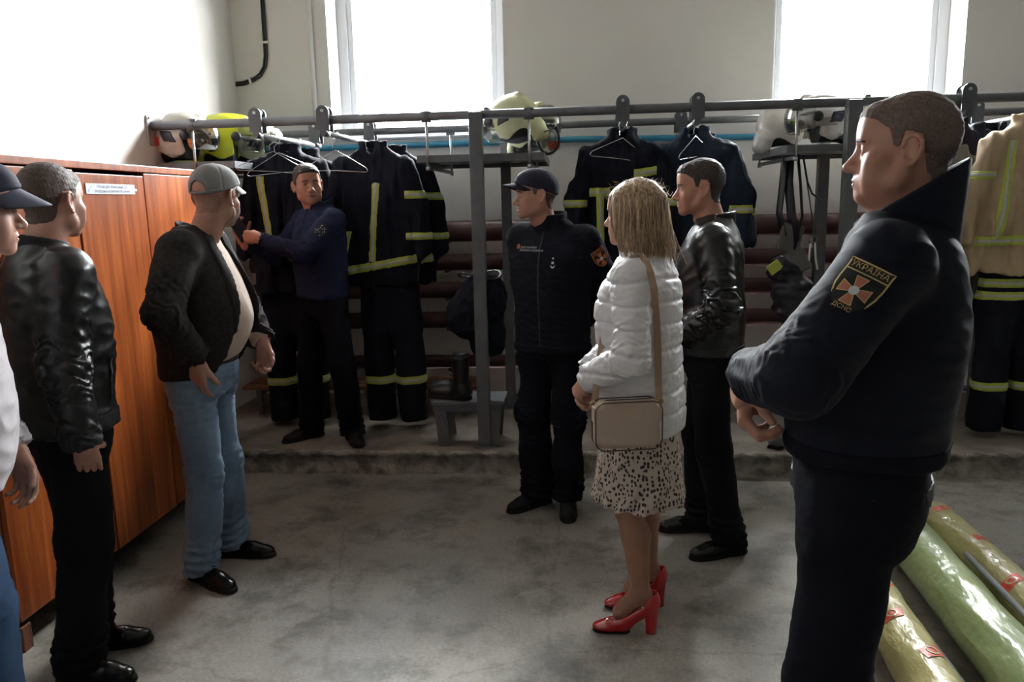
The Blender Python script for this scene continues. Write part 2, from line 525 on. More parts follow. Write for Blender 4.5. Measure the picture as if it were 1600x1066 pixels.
def wood_mat(name, c0, c1, c2, rough=0.32):
    m, nt, b = nodes_mat(name)
    tc = nt.nodes.new('ShaderNodeTexCoord')
    mp = nt.nodes.new('ShaderNodeMapping'); mp.inputs['Scale'].default_value = (6, 6, 0.35)
    n = nt.nodes.new('ShaderNodeTexNoise'); n.inputs['Scale'].default_value = 3.2; n.inputs['Detail'].default_value = 9; n.inputs['Roughness'].default_value = 0.68; n.inputs['Distortion'].default_value = 0.4
    r = nt.nodes.new('ShaderNodeValToRGB')
    r.color_ramp.elements[0].position = 0.33; r.color_ramp.elements[0].color = (*c0, 1)
    r.color_ramp.elements[1].position = 0.66; r.color_ramp.elements[1].color = (*c2, 1)
    e = r.color_ramp.elements.new(0.5); e.color = (*c1, 1)
    mp2 = nt.nodes.new('ShaderNodeMapping'); mp2.inputs['Scale'].default_value = (7, 7, 0.02)
    n2 = nt.nodes.new('ShaderNodeTexNoise'); n2.inputs['Scale'].default_value = 1.4; n2.inputs['Detail'].default_value = 2
    r2 = nt.nodes.new('ShaderNodeValToRGB'); r2.color_ramp.elements[0].position = 0.35; r2.color_ramp.elements[0].color = (0.62, 0.55, 0.5, 1); r2.color_ramp.elements[1].position = 0.6
    mx = nt.nodes.new('ShaderNodeMixRGB'); mx.blend_type = 'MULTIPLY'; mx.inputs[0].default_value = 0.8
    for a in (mp, mp2): nt.links.new(tc.outputs['Object'], a.inputs[0])
    nt.links.new(mp.outputs[0], n.inputs[0]); nt.links.new(mp2.outputs[0], n2.inputs[0])
    nt.links.new(n.outputs[0], r.inputs[0]); nt.links.new(n2.outputs[0], r2.inputs[0])
    nt.links.new(r.outputs[0], mx.inputs[1]); nt.links.new(r2.outputs[0], mx.inputs[2]); nt.links.new(mx.outputs[0], b.inputs['Base Color'])
    b.inputs['Roughness'].default_value = rough
    return m
M_WOOD = wood_mat('varnished_orange_veneer', (0.20, 0.045, 0.012), (0.36, 0.085, 0.018), (0.52, 0.15, 0.035))
M_WOODD = mat('dark_stained_wood', (0.10, 0.035, 0.015), 0.5, col2=(0.2, 0.07, 0.03), nscale=5, stretch=(6, 6, 0.5))
M_STEEL = mat('grey_painted_steel', (0.10, 0.105, 0.115), 0.45, col2=(0.13, 0.135, 0.145), nscale=14, spec=0.5)
M_STEELD = mat('dark_grey_painted_steel', (0.085, 0.09, 0.1), 0.45)
M_ZINC = mat('galvanised_steel', (0.55, 0.56, 0.58), 0.35, metal=0.9, col2=(0.7, 0.7, 0.72), nscale=30)
M_CHROME = mat('polished_metal', (0.75, 0.75, 0.76), 0.2, metal=1.0)
M_WHITE = mat('white_paint_metal', (0.75, 0.74, 0.7), 0.5)
M_PVC = mat('white_pvc', (0.8, 0.82, 0.86), 0.35)
M_GLASS = thin_glass('window_glass', refl=0.03)
M_BLUE = mat('blue_plastic_pipe', (0.03, 0.22, 0.35), 0.5)
M_BROWN = mat('maroon_pipe_paint', (0.055, 0.018, 0.018), 0.55, col2=(0.085, 0.03, 0.028), nscale=9)
M_BLACK = mat('black_rubber', (0.012, 0.012, 0.013), 0.6)
M_PAPER = mat('white_paper', (0.72, 0.75, 0.82), 0.7)
M_INK = mat('grey_ink', (0.12, 0.12, 0.16), 0.8)

# ---------------------------------------------------------------- the room
struct(MB().box(WALL_L - 0.3, WALL_R + 0.3, WALL_N - 0.3, WALL_B + 0.5, -0.15, 0.0).build('floor', M_FLOOR), 'worn grey concrete floor with stains and cracks', 'floor')
struct(MB().box(WALL_L - 0.3, WALL_R + 0.3, WALL_N - 0.3, WALL_B + 0.5, CEIL, CEIL + 0.2).build('ceiling', M_CEIL))
struct(MB().box(WALL_L - 0.3, WALL_L, WALL_N - 0.3, WALL_B + 0.5, 0, CEIL).build('wall_left', M_WALL), 'bright white plastered wall above the wooden wardrobe', 'wall')
struct(MB().box(WALL_R, WALL_R + 0.3, WALL_N - 0.3, WALL_B + 0.5, 0, CEIL).build('wall_right', M_WALL2))
struct(MB().box(WALL_L, WALL_R, WALL_N - 0.3, WALL_N, 0, CEIL).build('wall_near', M_WALL2))
w = MB()
T = 0.5
zs0, zs1 = WINDOWS[0][2], WINDOWS[0][3]
w.box(WALL_L, WALL_R, WALL_B, WALL_B + T, 0, zs0)
w.box(WALL_L, WALL_R, WALL_B, WALL_B + T, zs1, CEIL)
xs = [WALL_L] + [q for a in WINDOWS for q in a[:2]] + [WALL_R]
for i in range(0, len(xs), 2):
    w.box(xs[i], xs[i + 1], WALL_B, WALL_B + T, zs0, zs1)
struct(w.build('wall_back', M_WALL), 'off-white plastered back wall with the two bright windows', 'wall')
struct(MB().box(-14, 18, WALL_B + T, 40, -0.4, -0.3).build('ground_outside', mat('pale_ground', (0.5, 0.49, 0.46), 0.9)))
for i, (x0, x1, z0, z1) in enumerate(WINDOWS):
    e = empty('window_%d' % (i + 1), ((x0 + x1) / 2, WALL_B, z0)); struct(e)
    hw, hh = (x1 - x0) / 2, z1 - z0
    def fr(a0, a1, c0, c1, nm='window_frame', y0=0.26, y1=0.33):
        MB().box(a0, a1, y0, y1, c0, c1, bev=0.006).build(nm, M_PVC, e)
    fr(-hw, -hw + 0.075, 0.0, hh); fr(hw - 0.075, hw, 0.0, hh)
    fr(-hw + 0.075, hw - 0.075, 0.0, 0.075); fr(-hw + 0.075, hw - 0.075, hh - 0.075, hh)
    fr(-hw + 0.075, -hw + 0.12, 0.075, hh - 0.075, 'sash', 0.275, 0.345); fr(hw - 0.12, hw - 0.075, 0.075, hh - 0.075, 'sash', 0.275, 0.345)
    fr(-hw + 0.12, hw - 0.12, 0.075, 0.12, 'sash', 0.275, 0.345); fr(-hw + 0.12, hw - 0.12, hh - 0.12, hh - 0.075, 'sash', 0.275, 0.345)
    MB().box(-hw + 0.12, hw - 0.12, 0.305, 0.311, 0.12, hh - 0.12).build('glass_pane', M_GLASS, e)
    MB().box(-hw + 0.001, hw - 0.001, -0.03, 0.26, 0.001, 0.02, bev=0.004).build('window_sill', M_PVC, e)

# raised platform along the back wall with a broken concrete front edge
rs = np.random.RandomState(3)
PLAT_Y, PLAT_Z = 4.42, 0.14
nx = 440
X = np.linspace(WALL_L, WALL_R, nx)
wv = [Waves(q, 20 + i) for i, q in enumerate((0.5, 0.12, 0.05))]
prof = [(WALL_B, PLAT_Z), (5.2, PLAT_Z), (4.6, PLAT_Z), (PLAT_Y + 0.035, PLAT_Z), (PLAT_Y + 0.012, PLAT_Z - 0.004), (PLAT_Y, PLAT_Z - 0.02), (PLAT_Y + 0.012, PLAT_Z - 0.035),
        (PLAT_Y + 0.02, PLAT_Z - 0.06), (PLAT_Y + 0.015, 0.05), (PLAT_Y + 0.0, 0.02), (PLAT_Y - 0.012, -0.001)]
V = []
for j, (y, z) in enumerate(prof):
    a = 0.0 if j < 3 else (0.012 if j in (3, 4, 5) else 0.02)
    dn = (wv[0](X, j * 0.03, z) * 0.5 + wv[1](X, j * 0.04, z) * 0.5 + wv[2](X, j * 0.06, z) * 0.35)
    V.append(np.stack([X, y + a * dn, np.full(nx, z) + (0.0015 if j < 3 else 0.004) * wv[1](X, j * 0.1, 0.3) * (j not in (0, len(prof) - 1))], 1))
V = np.concatenate(V)
Q = np.array([(j * nx + i, (j + 1) * nx + i, (j + 1) * nx + i + 1, j * nx + i + 1) for j in range(len(prof) - 1) for i in range(nx - 1)], np.int32)
me = np_mesh('platform', V, Q)
me.materials.append(M_PLAT); me.materials.append(M_EDGE)
me.polygons.foreach_set('material_index', [0 if q // (nx - 1) < 3 else 1 for q in range(len(Q))])
struct(link('platform', me), 'low concrete platform with a crumbling front edge', 'platform')

# cables and pipes on the back wall
def arc_pts(p): return [Vector(q) for q in p]
c = empty('wall_cable', (-2.31, WALL_B - 0.012, 2.7))
for dx in (-0.009, 0.009):
    MB().tube([(dx * 1.0, 0, CEIL - 2.7), (dx, 0, 0.4), (-0.005 + dx, 0, 0.05), (-0.02 + dx, 0, -0.03), (-0.06 + dx * 0.5, 0, -0.09 - dx), (-0.11, 0, -0.12 - dx), (-0.19, 0, -0.145 - dx), (-0.255, 0, -0.15 - dx)], 0.0085, 8).build('cable', M_BLACK, c)
for q in ((0.0, 0, 0.14, 0), (-0.14, 0, -0.128, 75)):
    MB().box(-0.024, 0.024, -0.013, 0.010, -0.008, 0.008, TR(q[:3], ry=q[3])).build('clip', M_WHITE, c)
tag(c, 'black double cable running down the wall and bending into the corner', 'cable')
o = MB().tube([(0, 0, 0), (0, 0, 0.75), (0.004, 0, 0.8), (0, 0, 0.85), (0, 0, CEIL - 2.2)], 0.018, 12).build('riser_pipe', M_WHITE)
o.location = (-1.96, WALL_B - 0.022, 2.2)
tag(o, 'thin white vertical pipe on the wall beside the left window', 'pipe')
o = MB().tube([(-2.55, 0, 0), (-1.9, 0, -0.003), (0, 0, 0.008), (1.2, 0, -0.01), (3.2, 0, 0), (5, 0, 0)], 0.022, 12).build('water_pipe', M_BLUE)
o.location = (0, WALL_B - 0.03, 2.062)
tag(o, 'blue plastic pipe running level along the back wall', 'pipe')
hp = empty('heating_pipes', (0, 5.75, 0.2))
for z, r in ((1.42, 0.078), (1.19, 0.062), (0.98, 0.062), (0.75, 0.062), (0.425, 0.052)):
    MB().tube([(-2.5, 0, z - 0.2), (5.5, 0, z - 0.2)], r, 20).build('pipe', M_BROWN, hp)
for x in (-2.2, -0.98, 0.9, 2.5, 4.5):
    for z, r in ((1.42, 0.078), (1.19, 0.062), (0.98, 0.062), (0.75, 0.062), (0.425, 0.052)):
        MB().box(x - 0.012, x + 0.012, -r - 0.006, 0.125, z - 0.2 - r - 0.012, z - 0.2 - r + 0.012).build('bracket', M_BROWN, hp)
tag(hp, 'row of maroon heating pipes stacked along the lower back wall', 'heating pipes')

# ---------------------------------------------------------------- steel gear rack
RF, RR, RZ = 4.6, 5.45, 2.125
rack = empty('gear_rack', (0, RF, PLAT_Z))
def rk(mb, name, m=M_STEEL, parent=rack):
    o = mb.build(name, m, parent)
    return o
def P(x, y, z): return (x, y - RF, z - PLAT_Z)
rk(MB().tube([P(WALL_L + 0.01, RF, RZ), P(1.0, RF, RZ + 0.008), P(5.8, RF, RZ)], 0.026, 14), 'rail')
rk(MB().tube([P(WALL_L + 0.01, RR, RZ + 0.005), P(1.0, RR, RZ + 0.015), P(5.8, RR, RZ)], 0.024, 14), 'rail')
for y in (RF, RR):
    b = MB().box(WALL_L + 0.001, WALL_L + 0.012, y - RF - 0.05, y - RF + 0.05, RZ - PLAT_Z - 0.12, RZ - PLAT_Z + 0.06, bev=0.002)
    rk(b, 'wall_bracket', M_ZINC)
    for dz in (-0.1, 0.045):
        rk(MB().tube([P(WALL_L + 0.008, y - 0.03, RZ + dz), P(WALL_L + 0.022, y - 0.03, RZ + dz)], 0.008, 6), 'bolt', M_ZINC)
for x in (-0.58, 1.528, 3.6):
    rk(MB().box(x - 0.038, x + 0.038, -0.05 - 0.038, -0.05 + 0.038, 0.006, RZ - PLAT_Z + 0.012, bev=0.004), 'post')
    rk(MB().box(x - 0.06, x + 0.06, -0.05 - 0.06, -0.05 + 0.06, 0.0, 0.006), 'foot_plate')
for x in (-0.493, 1.65, 3.7):
    rk(MB().box(x - 0.034, x + 0.034, RR - RF - 0.034, RR - RF + 0.034, 0.006, RZ - PLAT_Z + 0.01, bev=0.004), 'post')
    rk(MB().box(x - 0.06, x + 0.06, RR - RF - 0.06, RR - RF + 0.06, 0.0, 0.006), 'foot_plate')
    rk(MB().tube([P(x - 0.03, RF, RZ + 0.03), P(x + 0.03, RR, RZ + 0.03)], 0.018, 10), 'cross_tube')
SHELF_Z = 1.905
def shelf(x0, x1, lrod, rrod):
    s = rk(MB().box(x0, x1, 0.0, RR - RF + 0.03, SHELF_Z - 0.012 - PLAT_Z, SHELF_Z - PLAT_Z), 'shelf')
    for y in (0.0, RR - RF + 0.026):
        MB().box(x0, x1, y - 0.004, y, SHELF_Z - 0.04 - PLAT_Z, SHELF_Z - PLAT_Z + 0.002).build('shelf_lip', M_STEEL, s)
    for x in (x0, x1):
        MB().box(x - 0.002, x + 0.002, 0, RR - RF + 0.026, SHELF_Z - 0.04 - PLAT_Z, SHELF_Z - PLAT_Z + 0.002).build('shelf_lip', M_STEEL, s)
    for x in (lrod, rrod):
        if x is None: continue
        for y in (-0.012, RR - RF + 0.012):
            MB().tube([(x, y, SHELF_Z - 0.085 - PLAT_Z), (x, y, RZ - PLAT_Z - 0.01)], 0.0075, 8).build('hanger_rod', M_ZINC, s)
            MB().tube([(x, y, RZ - PLAT_Z - 0.032), (x, y, RZ - PLAT_Z + 0.032)], 0.03, 12, flat=(1, 0.5)).build('clamp', M_STEEL, s)
            MB().tube([(x, y, SHELF_Z - 0.088 - PLAT_Z), (x, y, SHELF_Z - 0.066 - PLAT_Z)], 0.014, 6).build('nut', M_ZINC, s)
        MB().box(x - 0.012, x + 0.012, -0.02, RR - RF + 0.02, SHELF_Z - 0.078 - PLAT_Z, SHELF_Z - 0.058 - PLAT_Z).build('support_bar', M_STEEL, s)
    return s
shelf(-2.55, -2.06, -2.30, None)
shelf(-0.94, -0.19, -0.875, -0.275)
shelf(1.19, 1.95, 1.235, 1.88)
# trolleys that roll on the two rails and carry the coat bars
def trolley(x, y):
    poly = [(-0.038, -0.06), (0.038, -0.06), (0.038, 0.045)] + [(0.038 * math.cos(a), 0.045 + 0.038 * math.sin(a)) for a in np.linspace(0.3, math.pi - 0.3, 7)] + [(-0.038, 0.045)]
    t = rk(MB().prism(poly, y - RF - 0.042, y - RF - 0.034, TR((x, 0, RZ - PLAT_Z))), 'trolley', M_STEELD)
    MB().prism(poly, y - RF + 0.034, y - RF + 0.042, TR((x, 0, RZ - PLAT_Z))).build('cheek_plate', M_STEELD, t)
    MB().tube([P(x, y - 0.03, RZ + 0.052), P(x, y + 0.03, RZ + 0.052)], 0.024, 14).build('roller', M_ZINC, t)
    MB().tube([P(x, y - 0.05, RZ + 0.052), P(x, y + 0.05, RZ + 0.052)], 0.009, 8).build('axle', M_ZINC, t)
    MB().tube([P(x, y - 0.05, RZ - 0.075), P(x, y + 0.05, RZ - 0.075)], 0.02, 10).build('bar_socket', M_STEELD, t)
BARS = [(-1.895, -1.83), (-1.485, -1.44), (0.262, 0.30), (0.682, 0.70), (2.14, 2.22), (2.64, 2.60)]
for xf, xr in BARS:
    trolley(xf, RF); trolley(xr, RR)
    rk(MB().tube([P(xf, RF - 0.02, RZ - 0.075), P(xr, RR + 0.03, RZ - 0.075)], 0.017, 12), 'coat_bar', M_ZINC)
tag(rack, 'grey tubular steel gear rack with sliding coat bars and helmet shelves', 'rack')

# ---------------------------------------------------------------- wardrobe
CX = -2.07
wd = empty('wardrobe', ((WALL_L + CX) / 2, 3.28, 0))
def wp(x0, x1, y0, y1, z0, z1, name, m=M_WOOD, bev=0.003, M=None):
    ox, oy = (WALL_L + CX) / 2, 3.28
    return MB().box(x0 - ox, x1 - ox, y0 - oy, y1 - oy, z0, z1, bev=bev, M=M).build(name, m, wd)
Y0, Y1 = 2.46, 4.10
wp(WALL_L + 0.01, CX - 0.022, Y0, Y0 + 0.02, 0.0, 1.80, 'side_panel')
wp(WALL_L + 0.01, CX - 0.022, Y1 - 0.02, Y1, 0.0, 1.80, 'side_panel')
wp(WALL_L + 0.01, WALL_L + 0.016, Y0 + 0.02, Y1 - 0.02, 0.1, 1.80, 'back_panel', M_WOODD, 0)
wp(WALL_L + 0.012, CX + 0.006, Y0 - 0.008, Y1 + 0.008, 1.802, 1.834, 'top_board')
wp(WALL_L + 0.016, CX - 0.03, Y0 + 0.02, Y1 - 0.02, 0.10, 0.12, 'bottom_board', M_WOODD)
wp(CX - 0.33, CX - 0.31, Y0 + 0.02, Y1 - 0.02, 0.0, 0.10, 'plinth', M_WOODD, 0)
wp(CX - 0.045, CX - 0.002, Y0, Y0 + 0.05, 0.0, 0.1, 'foot', M_WOODD)
wp(CX - 0.045, CX - 0.002, Y1 - 0.05, Y1, 0.0, 0.1, 'foot', M_WOODD)
for ya, yb, zt, dx in ((2.462, 3.075, 1.795, 0.0), (3.083, 3.588, 1.784, 0.004), (3.603, 4.098, 1.798, 0.0)):
    wp(CX - 0.02 + dx, CX + dx, ya, yb, 0.122, zt, 'door')
    wp(CX + dx, CX + dx + 0.004, yb - 0.045, yb - 0.02, 0.95, 1.0, 'lock_plate', M_CHROME, 0.001)
for y in (3.079, 3.595):
    wp(WALL_L + 0.02, CX - 0.022, y - 0.009, y + 0.009, 0.12, 1.80, 'partition', M_WOODD, 0)
tag(wd, 'orange-brown varnished wooden wardrobe with three doors against the left wall', 'wardrobe')
ps = empty('paper_strip', (CX + 0.006, 3.33, 1.72), math.radians(90))
MB().box(-0.19, 0.175, -0.0012, 0.0, -0.022, 0.022).build('paper', M_PAPER, ps)
for i, tx in enumerate(('Місце для зберігання ЗА', 'резервних комплектів речей')):
    me = text_mesh(tx, 0.019)
    t = link('lettering', me, M_INK, ps)
    t.location = (0.0, -0.0018, 0.0095 - 0.019 * i); t.rotation_euler = (math.radians(90), 0, 0)
for x, a in ((-0.155, -35), (0.172, 8)):
    MB().box(-0.02, 0.02, -0.0022, -0.0012, -0.005, 0.005, TR((x, 0, 0), ry=a)).build('tape', M_PAPER, ps)
tag(ps, 'narrow white paper strip with two lines of print taped on the wardrobe door', 'paper sign')

# low slatted bench at the foot of the back wall
bn = empty('slat_bench', (-1.5, 5.38, PLAT_Z))
for j in range(3):
    MB().box(-0.92, 0.82, -0.16 + j * 0.11, -0.06 + j * 0.11, 0.19, 0.215, bev=0.004).build('slat', M_WOODD, bn)
for x in (-0.8, 0.0, 0.7):
    MB().box(x - 0.02, x + 0.02, -0.16, 0.17, 0.15, 0.19).build('crossbar', M_STEELD, bn)
    for y in (-0.15, 0.13):
        MB().box(x - 0.015, x + 0.015, y, y + 0.03, 0, 0.15).build('leg', M_STEELD, bn)
tag(bn, 'low dark slatted bench on the platform under the heating pipes', 'bench')

# ---------------------------------------------------------------- people: materials
def skin_mat(name, c, c2): return mat(name, c, 0.5, col2=c2, nscale=14, sss=0.12, bump=0.12, bscale=220, bdist=0.001, spec=0.4)
M_SKIN = skin_mat('skin_warm', (0.37, 0.180, 0.125), (0.43, 0.22, 0.155))
M_SKIN2 = skin_mat('skin_pale', (0.42, 0.22, 0.165), (0.49, 0.275, 0.21))
M_LIP = mat('lips', (0.32, 0.125, 0.095), 0.45)
M_STUB = mat('shaved_stubble', (0.30, 0.16, 0.115), 0.65, col2=(0.37, 0.2, 0.15), nscale=300)
M_EYEW = mat('eye_white', (0.7, 0.66, 0.62), 0.25)
M_IRIS = mat('eye_iris', (0.08, 0.07, 0.06), 0.2)
M_HAIRD = mat('dark_brown_hair', (0.022, 0.015, 0.012), 0.65, col2=(0.05, 0.034, 0.026), nscale=160, stretch=(1, 1, 0.3), bump=0.9, bscale=260, bdist=0.003)
M_HAIRB = mat('short_brown_hair', (0.05, 0.032, 0.024), 0.7, col2=(0.10, 0.066, 0.05), nscale=180, bump=0.9, bscale=300, bdist=0.003)
M_HAIRG = mat('cropped_grey_brown_hair', (0.10, 0.068, 0.056), 0.75, col2=(0.16, 0.11, 0.092), nscale=200, bump=0.6, bscale=320, bdist=0.002)
M_LEATHER = mat('black_leather', (0.007, 0.007, 0.008), 0.33, spec=0.5, bump=0.35, bscale=120, bdist=0.002)
M_RIB = mat('black_ribbed_knit', (0.012, 0.012, 0.014), 0.8, bump=0.7, bscale=300, stretch=(1, 1, 0.08), bdist=0.003)
M_NAVY = mat('navy_softshell', (0.0055, 0.0065, 0.013), 0.7, col2=(0.0075, 0.009, 0.017), nscale=12, bump=0.2, bscale=200, spec=0.16)
M_NAVYF = mat('navy_fleece', (0.005, 0.0055, 0.010), 0.85, col2=(0.0075, 0.008, 0.014), nscale=40, bump=0.4, bscale=260, spec=0.12)
M_NAVYK = mat('navy_knit', (0.012, 0.015, 0.040), 0.85, col2=(0.016, 0.02, 0.05), nscale=20, bump=0.4, bscale=300, spec=0.15)
M_DARKP = mat('black_trouser_cloth', (0.006, 0.006, 0.008), 0.85, spec=0.12, bump=0.2, bscale=300)
M_NAVYP = mat('navy_trouser_cloth', (0.005, 0.0055, 0.010), 0.85, spec=0.12, bump=0.2, bscale=300)
M_JEANL = mat('light_blue_denim', (0.13, 0.20, 0.30), 0.85, col2=(0.22, 0.31, 0.43), nscale=7, bump=0.4, bscale=350, stretch=(1, 1, 0.4))
M_JEAND = mat('mid_blue_denim', (0.045, 0.10, 0.22), 0.85, col2=(0.08, 0.16, 0.31), nscale=7, bump=0.4, bscale=350, stretch=(1, 1, 0.4))
M_BLAZER = mat('charcoal_brown_wool', (0.020, 0.017, 0.017), 0.9, col2=(0.030, 0.026, 0.025), nscale=60, bump=0.4, bscale=300, spec=0.15)
M_BEIGE = mat('beige_jersey', (0.47, 0.36, 0.29), 0.9, col2=(0.53, 0.42, 0.34), nscale=30, bump=0.2, bscale=200)
M_LIGHTSW = mat('pale_grey_sweatshirt', (0.44, 0.41, 0.43), 0.9, col2=(0.5, 0.47, 0.48), nscale=30, bump=0.2, bscale=200)
M_SHOE = mat('black_polished_leather', (0.008, 0.0075, 0.0075), 0.24, spec=0.3)
M_SHOEM = mat('black_matte_boot', (0.008, 0.008, 0.008), 0.5, spec=0.2)
M_SOLE = mat('black_sole', (0.010, 0.009, 0.008), 0.7, spec=0.2)
M_CAPG = mat('grey_cap_cotton', (0.20, 0.195, 0.19), 0.85, bump=0.3, bscale=300)
M_CAPN = mat('navy_cap_cotton', (0.017, 0.017, 0.032), 0.8, spec=0.2, bump=0.3, bscale=300)
M_GOLD = mat('gold_thread', (0.55, 0.4, 0.16), 0.6)
M_ORANGE = mat('orange_thread', (0.6, 0.17, 0.05), 0.7)
M_CROSS = mat('rust_red_thread', (0.42, 0.14, 0.09), 0.7)
M_SILVER = mat('silver_thread', (0.6, 0.62, 0.64), 0.5)
M_PATCH = mat('black_patch_cloth', (0.012, 0.013, 0.012), 0.85)
M_ZIP = mat('zip_metal', (0.5, 0.5, 0.52), 0.3, metal=1.0)

def rot3(rx=0, ry=0, rz=0):
    return np.array(Matrix.Rotation(math.radians(rz), 3, 'Z') @ Matrix.Rotation(math.radians(ry), 3, 'Y') @ Matrix.Rotation(math.radians(rx), 3, 'X'))

# ---------------------------------------------------------------- head, in its own frame: eyes at z = 0, face towards +y
def head_vol(fat=1.0, h=0.003, nose=1.0, jaw=1.0, female=False, neck=(0, -0.05, -0.25)):
    v = Vol((-0.115, -0.14, -0.24), (0.115, 0.15, 0.14), h)
    v.ell((0, -0.018, 0.034), (0.077, 0.098, 0.086))
    v.ell((0, 0.026, -0.005), (0.064, 0.062, 0.088), 0.03)
    v.ell((0, 0.03, -0.066), (0.05 * fat * jaw, 0.05, 0.046), 0.03)
    for s in (-1, 1):
        v.cap((s * 0.060 * fat, -0.008, -0.030), (s * 0.052 * fat * jaw, 0.008, -0.068), 0.014, 0.014, 0.025)
        v.cap((s * 0.052 * fat * jaw, 0.008, -0.068), (s * 0.018, 0.066, -0.102), 0.014, 0.012, 0.025)
        v.ell((s * 0.044 * fat, 0.052, -0.030), (0.024, 0.024, 0.024), 0.02)
        v.ell((s * 0.036 * fat, 0.058, -0.062), (0.022 * fat, 0.02, 0.026), 0.02)
    v.ell((0, 0.070, -0.100), (0.021, 0.017, 0.016), 0.02)
    v.cap((-0.036, 0.073, 0.020), (0.036, 0.073, 0.020), 0.0115, None, 0.018)
    v.ell((0, 0.062, 0.055), (0.05, 0.026, 0.035), 0.03)
    v.ell((0, 0.077, -0.066), (0.030, 0.014, 0.022), 0.018)
    for s in (-1, 1):
        v.ell((s * 0.031, 0.090, -0.001), (0.019, 0.014, 0.0115), 0.012, True)
    v.cap((0, 0.079, 0.006), (0, 0.104, -0.036), 0.0075, 0.0115 * nose, 0.012)
    v.ell((0, 0.1045, -0.039), (0.012, 0.0125, 0.0105), 0.008)
    for s in (-1, 1):
        v.ell((s * 0.0135, 0.092, -0.043), (0.0085, 0.0105, 0.0078), 0.008)
        v.ell((s * 0.0065, 0.098, -0.0515), (0.0038, 0.006, 0.004), 0.003, True)
        # lids
        v.ell((s * 0.031, 0.0705, -0.001), (0.0165, 0.0150, 0.0135), 0.006)
        v.ell((s * 0.031, 0.088, -0.0015), (0.0138, 0.0115, 0.0056), 0.002, True)
    v.ell((0, 0.0865, -0.0665), (0.021, 0.0085, 0.0055), 0.006)
    v.ell((0, 0.0855, -0.0775), (0.0175, 0.0085, 0.0062), 0.006)
    v.ell((0, 0.099, -0.072), (0.023, 0.0105, 0.0022), 0.004, True)
    # ears
    for s in (-1, 1):
        R = rot3(6, s * 6, s * 24)
        v.ell((s * 0.080, -0.014, -0.006), (0.006, 0.017, 0.029), 0.005, M=R)
        v.ell((s * 0.087, -0.009, -0.006), (0.007, 0.010, 0.017), 0.003, True, M=R)
        path = [(0.007, 0.006), (0.004, 0.020), (-0.006, 0.028), (-0.019, 0.027), (-0.028, 0.016), (-0.029, 0.000), (-0.024, -0.015), (-0.014, -0.029), (-0.004, -0.035), (0.002, -0.028)]
        P3 = [(s * (0.081 - 0.36 * (y - 0.004)), y - 0.004, z - 0.003) for y, z in path]
        for q0, q1 in zip(P3[:-1], P3[1:]): v.cap(q0, q1, 0.0042, 0.0042, 0.003)
    if fat > 1.12:
        v.ell((0, 0.012, -0.103), (0.046, 0.046, 0.026), 0.035)
        for s in (-1, 1): v.ell((s * 0.040, 0.028, -0.074), (0.028, 0.032, 0.028), 0.03)
    # neck
    nr = 0.048 if female else 0.057 * (0.5 + 0.5 * fat)
    v.cap((0, -0.028, -0.06), neck, nr, nr + 0.006, 0.03)
    if not female:
        v.ell((0, 0.012, -0.142), (0.011, 0.012, 0.014), 0.02)
    return v

def hair_line(y):
    return np.interp(y, [-0.13, -0.085, -0.060, -0.048, -0.040, -0.033, 0.000, 0.005, 0.010, 0.022, 0.030, 0.044, 0.060, 0.085],
                     [-0.078, -0.078, -0.070, -0.052, -0.010, 0.026, 0.030, 0.012, -0.004, 0.004, 0.034, 0.046, 0.059, 0.066]).astype(np.float32)

def assign_faces(me, fn):
    """fn(centres Nx3) -> material index per face"""
    n = len(me.polygons)
    c = np.empty(n * 3, np.float32); me.polygons.foreach_get('center', c)
    me.polygons.foreach_set('material_index', fn(c.reshape(-1, 3)).astype(np.int32))

def uv_ball(r, nu=16, nv=10):
    V = [(0, 0, r)]
    for j in range(1, nv):
        t = math.pi * j / nv
        for i in range(nu):
            p = 2 * math.pi * i / nu
            V.append((r * math.sin(t) * math.cos(p), r * math.sin(t) * math.sin(p), r * math.cos(t)))
    V.append((0, 0, -r))
    F = [(0, 1 + i, 1 + (i + 1) % nu) for i in range(nu)]
    for j in range(nv - 2):
        for i in range(nu):
            a = 1 + j * nu + i; b = 1 + j * nu + (i + 1) % nu
            F.append((a, a + nu, b + nu, b))
    L = len(V) - 1
    F += [(L, L - nu + (i + 1) % nu, L - nu + i) for i in range(nu)]
    return V, F

def eye_mesh():
    V, F = uv_ball(0.0125, 20, 14)
    V = [(x, z, -y) for x, y, z in V]       # pole towards +y
    me = bpy.data.meshes.new('eyeball'); me.from_pydata(V, [], F)
    me.materials.append(M_EYEW); me.materials.append(M_IRIS)
    me.polygons.foreach_set('use_smooth', [True] * len(F))
    assign_faces(me, lambda c: (c[:, 1] > 0.0107))
    return me
EYE = eye_mesh()

